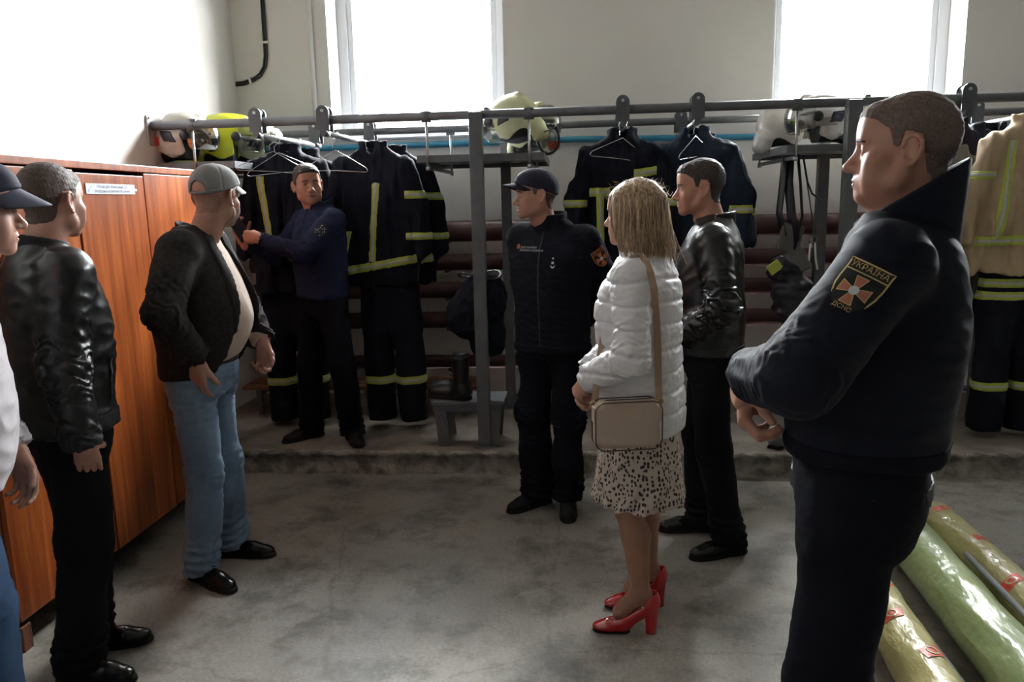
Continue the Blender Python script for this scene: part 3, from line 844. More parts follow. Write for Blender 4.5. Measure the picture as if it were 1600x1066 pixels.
# ---------------------------------------------------------------- hand: wrist at the origin, fingers +y, back of the hand +z
def hand_mesh(side, curls, spread=0.0, thumb=(35, 20, 15, 10), h=0.0025, scale=1.0):
    """side +1: right hand; curls: per finger (index..little) a tuple of three joint bends in degrees"""
    tx = -1 if side > 0 else 1
    v = Vol((-0.1, -0.09, -0.12), (0.1, 0.22, 0.06), h)
    v.cap((0, -0.030, 0), (0, 0.005, 0), 0.027, 0.027)
    for x0, y1, r in ((0.028, 0.088, 0.0135), (0.010, 0.092, 0.014), (-0.010, 0.088, 0.0135), (-0.027, 0.078, 0.0125)):
        v.cap((tx * x0 * 0.55, 0.005, 0), (tx * x0, y1, 0.0), 0.017, r, 0.014)
    v.ell((tx * 0.022, 0.035, -0.012), (0.018, 0.032, 0.016), 0.015)
    base = [(0.030, 0.090, 0.0098, (0.042, 0.025, 0.020)), (0.0105, 0.095, 0.0102, (0.046, 0.029, 0.021)), (-0.0095, 0.090, 0.0098, (0.043, 0.027, 0.020)), (-0.0285, 0.080, 0.0086, (0.034, 0.021, 0.018))]
    for (x, y, r, L), c, sp in zip(base, curls, (1.0, 0.3, -0.4, -1.2)):
        p = np.array([tx * x, y, 0.0]); a = 0.0
        sw = math.radians(spread * sp) * tx
        for i in range(3):
            a += math.radians(c[i])
            d = np.array([math.sin(sw) * math.cos(a), math.cos(sw) * math.cos(a), -math.sin(a)])
            q = p + d * L[i]
            v.cap(p, q, r * (1 - 0.1 * i), r * (0.92 - 0.1 * i), 0.004)
            p = q
    p = np.array([tx * 0.024, 0.020, -0.008]); out, dn = math.radians(thumb[0]), math.radians(thumb[1])
    for i, (L, r) in enumerate(((0.042, 0.0145), (0.033, 0.0115), (0.026, 0.0100))):
        d = np.array([tx * math.sin(out) * math.cos(dn), math.cos(out) * math.cos(dn), -math.sin(dn)])
        q = p + d * L
        v.cap(p, q, r, r * 0.88, 0.007)
        p = q
        out -= math.radians(thumb[2]); dn += math.radians(thumb[3])
    return v.mesh('hand', Matrix.Diagonal((scale, scale, scale, 1)))

RELAX = [(25, 30, 20), (28, 34, 22), (32, 36, 24), (36, 38, 25)]
FLAT = [(5, 8, 5)] * 4
FIST = [(65, 85, 45), (68, 88, 45), (70, 88, 45), (72, 85, 45)]
HALF = [(45, 50, 30), (48, 55, 30), (52, 55, 30), (55, 55, 30)]

def frame_matrix(p, d, palm):
    """hand frame from the wrist position, finger direction and palm normal"""
    y = Vector(d).normalized(); z = -Vector(palm); z = (z - y * z.dot(y)).normalized(); x = y.cross(z)
    return Matrix(((x.x, y.x, z.x, p[0]), (x.y, y.y, z.y, p[1]), (x.z, y.z, z.z, p[2]), (0, 0, 0, 1)))

def ik(s, w, a, b, pole):
    s, w, pole = Vector(s), Vector(w), Vector(pole)
    d = w - s; L = min(d.length, a + b - 1e-3)
    n = d.normalized()
    x = (a * a - b * b + L * L) / (2 * L)
    y = math.sqrt(max(a * a - x * x, 0))
    pl = pole - n * pole.dot(n); pl.normalize()
    return s + n * x + pl * y

class Person:
    def __init__(s, loc, face, H=1.78, label='', bulk=1.0):
        """face: (dx, dy) direction the body faces in the world"""
        s.loc = Vector(loc); s.rz = math.atan2(-face[0], face[1]); s.H = H; s.k = H / 1.78; s.bulk = bulk
        s.root = empty('person', loc, s.rz)
        tag(s.root, label, 'person', None)
        s.inv = Matrix.Rotation(-s.rz, 3, 'Z')
        k = s.k
        s.sh = {r: Vector((r * 0.178 * k * (0.6 + 0.4 * bulk), -0.005, 1.432 * k)) for r in (-1, 1)}   # +1 right, -1 left
        s.hip = {r: Vector((r * 0.09 * k, 0, 0.93 * k)) for r in (-1, 1)}
        s.kn = {}; s.an = {}; s.toe = {}; s.el = {}; s.wr = {}
        s.items = []; s.neck = (0.0, -0.022)
    def L(s, p):      # world point -> local
        return s.inv @ (Vector(p) - s.loc)
    def D(s, d): return s.inv @ Vector(d)
    def feet(s, r, ankle_xy, toe_dir, knee_fwd=0.03, world=True):
        p = s.L((ankle_xy[0], ankle_xy[1], s.loc.z)) if world else Vector((ankle_xy[0], ankle_xy[1], 0))
        d = (s.D((toe_dir[0], toe_dir[1], 0)) if world else Vector((toe_dir[0], toe_dir[1], 0))).normalized()
        s.an[r] = Vector((p.x, p.y, 0.085 * s.k)); s.toe[r] = d
        m = (s.hip[r] + s.an[r]) * 0.5
        s.kn[r] = Vector((m.x, m.y, 0.5 * s.k)) + d * knee_fwd
    def arm(s, r, wrist, pole, world=True, ua=0.30, fa=0.265):
        w = s.L(wrist) if world else Vector(wrist)
        pl = s.D(pole) if world else Vector(pole)
        sh = s.sh[r]
        R = (ua + fa) * s.k - 0.004
        if (w - sh).length > R: w = sh + (w - sh).normalized() * R
        s.wr[r] = w; s.el[r] = ik(sh, w, ua * s.k, fa * s.k, pl)
    def hand(s, r, d=None, palm=(0, 0, -1), curls=RELAX, world=True, scale=1.0, off=0.012, **kw):
        fa = (s.wr[r] - s.el[r]).normalized()
        d = fa if d is None else (s.D(d) if world else Vector(d))
        pn = s.D(palm) if world else Vector(palm)
        p = s.wr[r] + fa * off
        s.items.append((hand_mesh(r, curls, scale=scale * s.k, **kw), frame_matrix(p, d, pn), None))
    def head(s, face, pitch=0.0, tilt=0.0, pos=None, skin=None, hair=None, hair_t=0.004, brows=None, fat=1.0, jaw=1.0, nose=1.0, female=False, h=0.003, scale=1.0, hairline=0.0, top_t=0.006, capped=False, beard=None, hair_fn=None):
        """face: world direction; pos: local position of the eye point"""
        s.skin = skin or M_SKIN
        f = s.D((face[0], face[1], 0)); a = math.atan2(-f.x, f.y)
        pos = Vector((0, 0.035, s.H - 0.128)) if pos is None else Vector(pos)
        s.hM = Matrix.Translation(pos) @ Matrix.Rotation(a, 4, 'Z') @ Matrix.Rotation(math.radians(pitch), 4, 'X') @ Matrix.Rotation(math.radians(tilt), 4, 'Y') @ Matrix.Diagonal((scale, scale, scale, 1))
        nb = s.hM.inverted() @ Vector((s.neck[0], s.neck[1], pos.z - 0.235))
        hv = head_vol(fat, h, nose, jaw, female, tuple(nb))
        s.hv = hv
        me = hv.mesh('head')
        s.items.append((me, s.hM, 0))
        hv.slice(0.0007, lambda X, Y, Z: np.maximum((np.sqrt((X / 0.0215)**2 + ((Z + 0.0722) / 0.0105)**2) - 1) * 0.01, 0.07 - Y), 0.0015).build('lips', M_LIP, s.root, s.hM)
        for e in (-1, 1):
            o = link('eye', EYE, None, s.root)
            o.matrix_local = s.hM @ Matrix.Translation((e * 0.031, 0.0705, -0.001))
        bm_ = brows or hair or M_HAIRB
        for e in (-1, 1):
            def reg(X, Y, Z, e=e):
                zz = Z - (0.0195 - np.abs(X - e * 0.03) * 0.10 - (e * X - 0.03) * 0.08)
                return np.maximum(np.maximum(np.abs(X - e * 0.032) - 0.020, np.abs(zz) - 0.0034), 0.055 - Y)
            hv.slice(0.0014, reg, 0.002).build('eyebrow', bm_, s.root, s.hM)
        if hair is not None:
            wv = Waves(0.018, 5)
            fn = hair_fn or ((lambda X, Y, Z: np.maximum(hair_line(Y - hairline) - Z, Z - (0.030 + 0.3 * Y))) if capped else (lambda X, Y, Z: hair_line(Y - hairline) - Z + 0 * X))
            q = hv.copy(); q.d = q.d - np.float32(hair_t)
            q.disp(lambda x, y, z: 0.0008 * wv(x, y, z) - top_t * np.clip((z - 0.045) / 0.06, 0, 1))
            q.cut(fn, 0.011)
            q.build('hair', hair, s.root, s.hM)
        if beard is not None:
            def br(X, Y, Z):
                a = np.maximum(Z + 0.042 + (0.03 - Y) * 0.1 * (Y < 0.03), 0.0 - Y)
                m = ((X / 0.024)**2 + ((Z + 0.07) / 0.014)**2 - 1) * -0.012
                return np.maximum(np.maximum(a, m), -0.128 - Z + (0.06 - Y) * -0.35)
            hv.slice(0.0022, br, 0.008).build('beard', beard, s.root, s.hM)
        return s.hM
    def body(s):
        """inner body: torso and limbs under the clothes, joined with head and hands into one mesh"""
        k = s.k
        pts = [s.sh[1], s.sh[-1]] + list(s.el.values()) + list(s.wr.values())
        lo = [min(p[i] for p in pts) - 0.2 for i in range(3)]; hi = [max(p[i] for p in pts) + 0.2 for i in range(3)]
        lo[2] = min(lo[2], 0.8 * k)
        v = Vol(lo, hi, 0.014)
        neck = Vector((s.neck[0], s.neck[1], s.hM.translation.z - 0.19))
        v.cap((0, -0.005, 0.95 * k), (0, -0.01, 1.32 * k), 0.08, 0.09)
        v.cap((0, -0.01, 1.32 * k), neck, 0.08, 0.055, 0.05)
        for r in (-1, 1):
            v.cap((0, -0.01, 1.38 * k), s.sh[r], 0.06, 0.045, 0.05)
            if r in s.el:
                v.cap(s.sh[r], s.el[r], 0.04, 0.034, 0.03); v.cap(s.el[r], s.wr[r], 0.034, 0.026, 0.02)
        items = [(v.mesh('core'), None, 0)] + s.items
        me = join_meshes('body', items)
        o = link('body', me, [s.skin, M_LIP], s.root)
        me.polygons.foreach_set('use_smooth', [True] * len(me.polygons))
        return o
    # ---- clothes
    def top_vol(s, torso, sleeve=(0.070, 0.060, 0.050), shr=0.062, h=0.007, drop=0.0, arms=(1, -1), p=2.3, wrinkle=0.004, seed=1, wl=0.07, pad=0.0, elbow_folds=0.006, short=None, lean=0.0):
        k = s.k
        secs = [(q[0], q[1], q[2], q[3], q[4], math.radians(q[5]) if len(q) > 5 else 0.0) for q in torso]
        pts = [Vector((q[1] + sx * max(q[3], q[4]), q[2] + sy * max(q[3], q[4]), q[0])) for q in secs for sx in (-1, 1) for sy in (-1, 1)]
        for r in arms: pts += [s.sh[r], s.el[r], s.wr[r]]
        m = max(sleeve) + 0.05
        lo = [min(p_[i] for p_ in pts) - m for i in range(3)]; hi = [max(p_[i] for p_ in pts) + m for i in range(3)]
        hi[2] += 0.06
        v = Vol(lo, hi, h)
        v.loft(secs, p=p, cap=0.02)
        for r in arms:
            S, E, W = s.sh[r], s.el[r], s.wr[r]
            inner = Vector((S.x * 0.38, S.y, S.z + 0.028 * k))
            v.cap(inner, S + Vector((0, 0, -0.004)), shr * 0.82, shr + pad, 0.06)
        v2 = Vol(lo, hi, h)
        for r in arms:
            S, E, W = s.sh[r], s.el[r], s.wr[r]
            fa = (W - E).normalized()
            vv = Vol(lo, hi, h)
            vv.cap(S, E, sleeve[0] + pad, sleeve[1], 0.0); vv.cap(E, W - fa * 0.012, sleeve[1], sleeve[2], 0.03)
            vv.cut(lambda X, Y, Z: (X - W.x) * fa.x + (Y - W.y) * fa.y + (Z - W.z) * fa.z, 0.006)
            if elbow_folds:
                wv = Waves(0.085, seed + 40 + r, 5)
                ua = (E - S).normalized()
                def fold(x, y, z):
                    t = (x - E.x) * fa.x + (y - E.y) * fa.y + (z - E.z) * fa.z
                    u = -((x - E.x) * ua.x + (y - E.y) * ua.y + (z - E.z) * ua.z)
                    tt = np.maximum(t, u)
                    ph = tt / 0.042 * 6.28 + 4.0 * wv(x, y, z)
                    env = np.exp(-(tt - 0.02)**2 / 0.012) + 0.9 * np.exp(-(t - 0.235)**2 / 0.004)
                    return elbow_folds * np.sin(ph) * env
                vv.disp(fold)
            v2.d = np.minimum(v2.d, vv.d)
        v.d = smin(v.d, v2.d, 0.028)
        if wrinkle:
            w1, w2 = Waves(wl, seed, 8, (0.8, 0.8, 1.5)), Waves(wl * 3, seed + 9, 6)
            v.disp(lambda x, y, z: wrinkle * (1.2 * np.abs(w1(x, y, z)) - 0.6) + wrinkle * 1.1 * w2(x, y, z))
        return v
    def collar(s, m, zc, rx, ry, cy, height, thick=0.012, flare=0.01, tilt=0.16, name='collar', h=0.005, cx=0.0, open_front=0.0, rot=0.0):
        """stand collar around the neck: a ring with an inner hollow, lower at the throat"""
        v = Vol((cx - rx - 0.07, cy - ry - 0.07, zc - 0.06), (cx + rx + 0.07, cy + ry + 0.07, zc + height + 0.09), h)
        v.loft([(zc - 0.05, cx, cy, rx + 0.008, ry + 0.008), (zc + height + 0.08, cx, cy, rx + flare, ry + flare)], cap=0.004)
        v.loft([(zc - 0.08, cx, cy, rx - thick + 0.008, ry - thick + 0.008), (zc + height + 0.11, cx, cy, rx + flare - thick, ry + flare - thick)], 0.004, True, cap=0.0)
        cr, sr = math.cos(rot), math.sin(rot)
        v.cut(lambda X, Y, Z: Z - (zc + height - tilt * ((Y - cy) * cr - (X - cx) * sr)), 0.008)
        if open_front:
            v.cut(lambda X, Y, Z: np.minimum(open_front * (0.3 + np.maximum(Z - zc + 0.05, 0) / (height + 0.05)) - np.abs(X - cx) + 0 * Y, Y - cy + 0 * X + 0 * Z), 0.004)
        return v.build(name, m, s.root)
    def trousers(s, m, waist=1.02, rx=0.165, ry=0.125, thigh=0.092, knee=0.068, cuff=0.066, cuff_z=0.035, h=0.008, name='trousers', wrinkle=0.004, seed=3, seat=0.0, cy=0.0, break_=0.006):
        k = s.k
        pts = [s.hip[1], s.hip[-1], s.an[1], s.an[-1], s.kn[1], s.kn[-1]]
        m_ = 0.16
        lo = [min(p[i] for p in pts) - m_ for i in range(3)]; hi = [max(p[i] for p in pts) + m_ for i in range(3)]
        lo[2] = 0.0; hi[2] = waist + 0.05
        lo[0] -= 0.04; hi[0] += 0.04
        v = Vol(lo, hi, h)
        v.loft([(0.83 * k, 0, cy - 0.0, rx * 0.95, ry * 0.85), (0.90 * k, 0, cy - seat * 0.5, rx * 1.03, ry + seat * 0.5), (waist, 0, cy, rx * 0.97, ry)], p=2.3)
        L = Vol(lo, hi, h)
        for r in (-1, 1):
            q = Vol(lo, hi, h)
            hp = s.hip[r] + Vector((0, 0, -0.03))
            q.cap(hp, s.kn[r], thigh, knee)
            q.cap(s.kn[r], s.an[r] + Vector((0, 0, -0.06)), knee, cuff, 0.04)
            L.d = smin(L.d, q.d, 0.012)
        v.d = smin(v.d, L.d, 0.05)
        w1, w2 = Waves(0.06, seed, 7, (0.7, 0.7, 1.7)), Waves(0.25, seed + 5, 6)
        kz = 0.5 * k
        def f(x, y, z):
            env = 0.35 + np.exp(-(z - kz)**2 / 0.006) * 0.7 + np.exp(-(z - 0.13)**2 / 0.006) * 1.3 + np.exp(-(z - 0.85 * k)**2 / 0.006) * 0.6
            return wrinkle * env * (np.abs(w1(x, y, z)) - 0.5) + wrinkle * w2(x, y, z) + break_ * np.sin(z / 0.045 * 6.28 + 2 * w2(x, y, z)) * np.exp(-(z - 0.12)**2 / 0.005)
        v.disp(f)
        v.cut(lambda X, Y, Z: cuff_z - Z, 0.006)
        s.tv = v
        return v.build(name, m, s.root)
    def shoes(s, m=None, style='derby', length=0.29, width=0.098, laces=True):
        m = m or M_SHOE
        for r in (-1, 1):
            k = length / 0.29; wd_ = width / 0.098
            a = s.an[r]; d = s.toe[r]
            M = Matrix.Translation((a.x, a.y, 0)) @ Matrix.Rotation(math.atan2(-d.x, d.y), 4, 'Z')
            v = Vol((-0.08, -0.11, -0.01), (0.08, 0.26, 0.2), 0.0045)
            w = wd_
            v.ell((0, -0.035 * k, 0.05), (0.037 * w, 0.045, 0.05))
            v.cap((0, -0.03 * k, 0.042), (0.004 * r, 0.10 * k, 0.030), 0.037 * w, 0.043 * w, 0.03)
            v.ell((0.002 * r, 0.145 * k, 0.026), (0.041 * w, 0.062 * k, 0.030), 0.03)
            top = 0.16 if style == 'boot' else 0.115
            v.cap((0, -0.012, 0.06), (0, -0.008, top), 0.044 * w, 0.046 * w, 0.03)
            wv = Waves(0.03, 11 + r)
            v.disp(lambda x, y, z: 0.0012 * np.abs(wv(x, y, z)) * ((y > 0.03) & (y < 0.12)))
            v.cut(lambda X, Y, Z: 0.012 - Z)
            sh = v.build('shoe', m, s.root, None)
            sh.matrix_local = M
            q = v.slice(0.005, lambda X, Y, Z: np.maximum(Z - 0.024, 0.016 - Z), 0.0)
            so = Vol((-0.08, -0.11, -0.01), (0.08, 0.26, 0.06), 0.0045)
            so.cap((0, -0.045 * k, 0), (0, -0.02 * k, 0), 0.041 * w, 0.040 * w); so.cap((0, -0.02 * k, 0), (0.004 * r, 0.10 * k, 0), 0.037 * w, 0.047 * w, 0.03); so.ell((0.002 * r, 0.147 * k, 0), (0.044 * w, 0.066 * k, 0.06), 0.02)
            so.cut(lambda X, Y, Z: np.maximum(Z - 0.022, 0.0005 - Z))
            so.build('sole', M_SOLE, sh)
            if laces:
                mb = MB()
                for i in range(4):
                    y = 0.035 + i * 0.018; z = 0.098 - i * 0.010
                    mb.tube([(-0.02, y, z - 0.006), (0, y + 0.004, z + 0.004), (0.02, y, z - 0.006)], 0.0024, 6)
                mb.tube([(0, 0.03, 0.103), (0.02, 0.035, 0.112), (0.035, 0.02, 0.1)], 0.002, 6); mb.tube([(0, 0.03, 0.103), (-0.02, 0.035, 0.112), (-0.035, 0.02, 0.1)], 0.002, 6)
                mb.build('lace', M_SOLE, sh)
    def cap_hat(s, m, brim_len=0.075, brim_dir=0.0, style='baseball', lift=0.0, h=0.0035, brim_droop=0.25, brim_m=None, opening=False):
        v = Vol((-0.11, -0.14, -0.03), (0.11, 0.13, 0.16), h)
        t = 0.010
        v.ell((0, -0.014, 0.036), (0.077 + t, 0.100 + t, 0.088 + t))
        v.ell((0, 0.03, 0.06), (0.062 + t, 0.066 + t, 0.055 + t), 0.03)
        slope = 0.30
        v.cut(lambda X, Y, Z: (0.028 + lift + slope * Y) - Z, 0.006)
        if opening:
            v0 = v.copy()
            v.ell((0, -0.11, 0.012), (0.036, 0.06, 0.042), 0.004, True)
        # seams of the six panels
        def seam(x, y, z):
            a = np.arctan2(x, y + 0.014)
            e = np.abs(((a / (math.pi / 3) + 0.5) % 1.0) - 0.5) * (math.pi / 3) * np.sqrt(x * x + y * y)
            return 0.0016 * np.exp(-(e / 0.003)**2)
        v.disp(seam)
        c = v.build('cap', m, s.root, s.hM)
        band = v.slice(0.0014, lambda X, Y, Z: np.abs(Z - (0.037 + lift + slope * Y)) - 0.008, 0.002)
        band.build('sweatband', m, c, s.hM)
        if opening:
            v0.slice(0.001, lambda X, Y, Z: np.maximum(np.abs(Z - (0.036 + lift + slope * Y)) - 0.0075, Y + 0.05), 0.002).build('back_strap', m, c, s.hM)
        bt = MB().lathe([(0.0001, 0.0045), (0.006, 0.003), (0.008, 0.0)], 10, s.hM @ Matrix.Translation((0, -0.014, 0.1335)))
        bt.build('button', m, c)
        # curved peak
        n, mm = 15, 7
        V = []
        for side in (0.0, -0.004):
            for i in range(n):
                a = (i / (n - 1) - 0.5) * 2 * 1.12
                for j in range(mm):
                    u = j / (mm - 1)
                    ex, ey = 0.0815 * math.sin(a), -0.014 + 0.113 * math.cos(a)
                    rad = brim_len * (0.35 + 0.65 * math.cos(a * 1.25)) if abs(a * 1.25) < math.pi / 2 else brim_len * 0.35
                    x = ex * (1 + 0.02 * u); y = ey + rad * u
                    z = 0.034 + lift + slope * ey - brim_droop * rad * u - 0.020 * (x / 0.08)**2 + side
                    V.append((x, y, z))
        F = []
        N = n * mm
        for i in range(n - 1):
            for j in range(mm - 1):
                a0 = i * mm + j
                F.append((a0, a0 + mm, a0 + mm + 1, a0 + 1)); F.append((N + a0, N + a0 + 1, N + a0 + mm + 1, N + a0 + mm))
        edge = [i * mm + mm - 1 for i in range(n)]
        rim = [j for j in range(mm)] + [i * mm + mm - 1 for i in range(1, n)] + [(n - 1) * mm + j for j in range(mm - 2, -1, -1)]
        for a0, b0 in zip(rim[:-1], rim[1:]): F.append((a0, b0, b0 + N, a0 + N))
        mb = MB().add([s.hM @ Vector(q) for q in V], F, 0, True)
        mb.build('peak', brim_m or m, c)
        return c

def decal(parent, me, target, origin, normal, upv, m, offset=0.0025, name='patch', sub=0.006):
    """lays a flat mesh (in x, y) onto the surface of a part by projecting along -normal (all in the parent's space)"""
    n = Vector(normal).normalized(); u = Vector(upv); u = (u - n * u.dot(n)).normalized(); x = u.cross(n)
    bm = bmesh.new(); bm.from_mesh(me)
    if sub:
        for _ in range(6):
            ed = [e for e in bm.edges if e.calc_length() > sub * 1.6]
            if not ed: break
            bmesh.ops.subdivide_edges(bm, edges=ed, cuts=1)
            bmesh.ops.triangulate(bm, faces=bm.faces[:])
    from mathutils.bvhtree import BVHTree
    if isinstance(target, BVHTree): bvh = target
    else:
        mt = target.data
        vs = [target.matrix_local @ v.co for v in mt.vertices] if target.parent is not None else [v.co for v in mt.vertices]
        bvh = BVHTree.FromPolygons(vs, [list(p.vertices) for p in mt.polygons])
    o0 = Vector(origin)
    dep = []
    for v in bm.verts:
        p = o0 + x * v.co.x + u * v.co.y + n * 0.12
        hit = bvh.ray_cast(p, -n, 0.30)
        dep.append(None if hit[0] is None else (hit[0] - p).length)
    ok = [q for q in dep if q is not None]
    md = sorted(ok)[len(ok) // 2] if ok else 0.12
    for v, q in zip(bm.verts, dep):
        dd = md if q is None else min(max(q, md - 0.03), md + 0.03)
        v.co = o0 + x * v.co.x + u * v.co.y + n * (0.12 - dd + offset)
    out = bpy.data.meshes.new(name)
    bm.to_mesh(out); bm.free()
    return link(name, out, m, parent)

def poly_mesh(polys, name='flat'):
    V, F = [], []
    for p in polys:
        b = len(V); V += [(x, y, 0) for x, y in p]; F.append(list(range(b, b + len(p))))
    me = bpy.data.meshes.new(name); me.from_pydata(V, [], F)
    bm = bmesh.new(); bm.from_mesh(me); bmesh.ops.triangulate(bm, faces=bm.faces[:]); bm.to_mesh(me); bm.free()
    return me
def strip_poly(pts, w, closed=True):
    """outline of a line as quads"""
    out = []
    n = len(pts)
    for i in range(n if closed else n - 1):
        a, b = Vector(pts[i]), Vector(pts[(i + 1) % n])
        d = (b - a).normalized(); q = Vector((-d.y, d.x)) * w / 2
        a2, b2 = a - d * w * 0.4, b + d * w * 0.4
        out.append([(a2 - q)[:], (b2 - q)[:], (b2 + q)[:], (a2 + q)[:]])
    return out

def shield_patch(parent, target, origin, normal, upv, w=0.078, h=0.095, border=None, cross=None, textm=None):
    """black shield with a banner, a rust cross with flaring arms and lettering"""
    border = border or M_GOLD; cross = cross or M_CROSS; textm = textm or M_GOLD
    hw = w / 2
    pts = [(-hw, h * 0.5), (hw, h * 0.5), (hw * 0.98, h * 0.1)] + [(hw * 0.98 * math.cos(t), h * 0.08 - h * 0.56 * math.sin(t)) for t in np.linspace(0.25, math.pi - 0.25, 10)] + [(-hw * 0.98, h * 0.1)]
    base = decal(parent, poly_mesh([pts]), target, origin, normal, upv, M_PATCH, 0.003, 'shield_patch')
    decal(base, poly_mesh(strip_poly(pts, 0.0030) + [[(-hw, h * 0.275), (hw, h * 0.275), (hw, h * 0.30), (-hw, h * 0.30)]]), target, origin, normal, upv, border, 0.0045, 'border')
    arms, edge = [], []
    c = (0, -h * 0.06)
    for i in range(4):
        a = i * math.pi / 2
        def rp(x, y): return (c[0] + x * math.cos(a) - y * math.sin(a), c[1] + x * math.sin(a) + y * math.cos(a))
        arms.append([rp(-0.0035, 0.004), rp(0.0035, 0.004), rp(0.0115, 0.0275), rp(-0.0115, 0.0275)])
        edge += strip_poly(arms[-1], 0.0016)
    decal(base, poly_mesh(arms), target, origin, normal, upv, cross, 0.0045, 'cross_emblem')
    decal(base, poly_mesh(edge), target, origin, normal, upv, border, 0.0055, 'cross_outline')
    decal(base, poly_mesh([[(c[0] + 0.009 * math.cos(t), c[1] + 0.009 * math.sin(t)) for t in np.linspace(0, 6.1, 14)]]), target, origin, normal, upv, M_SILVER, 0.0062, 'medallion')
    def words(tx, size, y, nm='lettering'):
        me = text_mesh(tx, size)
        for v in me.vertices: v.co.y += y
        decal(base, me, target, origin, normal, upv, textm, 0.0055, nm, sub=0)
    words('УКРАЇНА', h * 0.165, h * 0.395)
    words('ДСНС', h * 0.12, -h * 0.42)
    return base

# ---------------------------------------------------------------- the people
MAN = [(0.90, 0, 0.0, .185, .145), (1.0, 0, 0.0, .182, .142), (1.2, 0, 0.008, .195, .145), (1.33, 0, 0.002, .198, .138), (1.42, 0, -.008, .172, .118), (1.48, 0, -.014, .11, .09), (1.53, 0, -.018, .072, .068)]
def scaled(t, sz=1.0, w=1.0, d=1.0, hem=None, dy=0.0):
    q = [(r[0] * sz, r[1], r[2] + dy, r[3] * w, r[4] * d) + tuple(r[5:]) for r in t]
    if hem is not None: q[0] = (hem,) + q[0][1:]
    return q

# --- big officer in the right foreground, arms folded low, seen in profile
p = Person((0.655, 1.74, 0), (-0.95, 0.30), 1.84, 'large man in dark navy uniform jacket with shield patch, right foreground, hands folded', 1.15)
p.sh = {1: Vector((0.18, -0.045, 1.478)), -1: Vector((-0.185, -0.005, 1.488))}
p.hip = {r: Vector((r * 0.09, 0.03, 0.96)) for r in (-1, 1)}
p.feet(1, (0.67, 1.84), (-1, 0.15)); p.feet(-1, (0.58, 1.63), (-1, -0.15))
p.arm(-1, (0.385, 1.70, 1.235), (-0.5, -0.8, -0.45)); p.arm(1, (0.400, 1.80, 1.195), (0.15, 0.8, -0.75))
p.hand(-1, (-0.15, 0.55, -0.65), (1, 0.1, -0.2), HALF, thumb=(40, 20, 15, 20)); p.hand(1, (-0.12, -0.45, -0.88), (1, -0.2, -0.1), HALF)
p.head((-0.95, 0.31), 2, 0, pos=(0.0, -0.03, 1.712), hair=M_HAIRG, hair_t=0.0015, top_t=0.003, fat=1.24, jaw=1.10, nose=0.95, h=0.0026, scale=0.955, brows=M_HAIRD)
p.body()
tors = [(1.055, 0, 0.012, .195, .168), (1.12, 0, 0.008, .20, .172), (1.22, 0, -0.004, .208, .172), (1.35, 0, -0.022, .205, .160), (1.45, 0, -0.036, .18, .135), (1.52, 0, -0.045, .125, .105), (1.57, 0, -0.045, .082, .08)]
v = p.top_vol(tors, sleeve=(0.084, 0.074, 0.058), shr=0.075, wrinkle=0.0025, seed=21, wl=0.12, elbow_folds=0.0022, h=0.006)
jk = v.build('jacket', M_NAVY, p.root)
v.slice(0.003, lambda X, Y, Z: np.maximum(np.abs(X + 0.0) - 0.006, np.maximum(0.02 - Y, Z - 1.5)), 0.0).build('zip', M_NAVYF, p.root)
v.slice(0.004, lambda X, Y, Z: np.maximum(np.abs(Z - 1.075) - 0.02, np.abs(X) - 0.25)).build('hem_band', M_NAVYF, p.root)
p.collar(M_NAVY, 1.55, 0.088, 0.096, -0.048, 0.075, 0.012, 0.018, 0.62, open_front=0.03, h=0.004)
p.trousers(M_NAVYP, waist=1.10, rx=0.170, ry=0.138, thigh=0.100, knee=0.086, cuff=0.084, seat=0.0, seed=33, cy=0.012, h=0.009)
p.shoes(M_SHOEM, 'boot')
bl = MB()
for i in range(24):
    a = 2 * math.pi * i / 24
    bl.box(-0.024, 0.024, -0.002, 0.002, -0.02, 0.02, Matrix.Translation((0.178 * math.cos(a), 0.146 * math.sin(a) + 0.012, 0.975)) @ Matrix.Rotation(a + math.pi / 2, 4, 'Z'))
bl.build('belt', M_BLACK, p.root)
ua = (p.el[-1] - p.sh[-1]).normalized()
shield_patch(p.root, jk, p.sh[-1] + ua * 0.085, (-1, 0.18, 0.22), -ua, 0.082, 0.100)

# --- officer with the navy cap, centre
p = Person((-0.13, 3.93, 0), (-0.42, -0.9), 1.785, 'man in navy fleece jacket and navy peaked cap standing beside the steel post', 1.05)
p.feet(1, (-0.22, 3.96), (-0.75, -0.66)); p.feet(-1, (-0.06, 3.91), (0.0, -1))
p.arm(1, (0.08, -0.17, 0.98), (1, -0.5, 0), world=False); p.arm(-1, (-0.08, -0.17, 0.98), (-1, -0.5, 0), world=False)
p.hand(1, (-0.3, -0.1, -1), (0, -1, 0), HALF, world=False); p.hand(-1, (0.3, -0.1, -1), (0, -1, 0), HALF, world=False)
p.neck = (0.02, -0.01); p.head((-0.97, -0.22), 0, 0, pos=(0.05, 0.075, 1.655), hair=M_HAIRB, hair_t=0.002, capped=True, fat=0.98, scale=0.97)
p.body()
v = p.top_vol(scaled(MAN, 1.0, 1.08, 1.05, 0.86), sleeve=(0.076, 0.066, 0.052), wrinkle=0.003, seed=4, wl=0.09)
jk = v.build('jacket', M_NAVYF, p.root)
v.slice(0.003, lambda X, Y, Z: np.maximum(np.abs(X) - 0.005, np.maximum(0.02 - Y, Z - 1.49))).build('zip', M_BLACK, p.root)
v.slice(0.004, lambda X, Y, Z: np.maximum(np.abs(Z - 0.885) - 0.022, np.abs(X) - 0.22)).build('hem_band', M_NAVYF, p.root)
p.collar(M_NAVYF, 1.50, 0.082, 0.084, -0.006, 0.066, 0.013, 0.008, 0.12, cx=0.015)
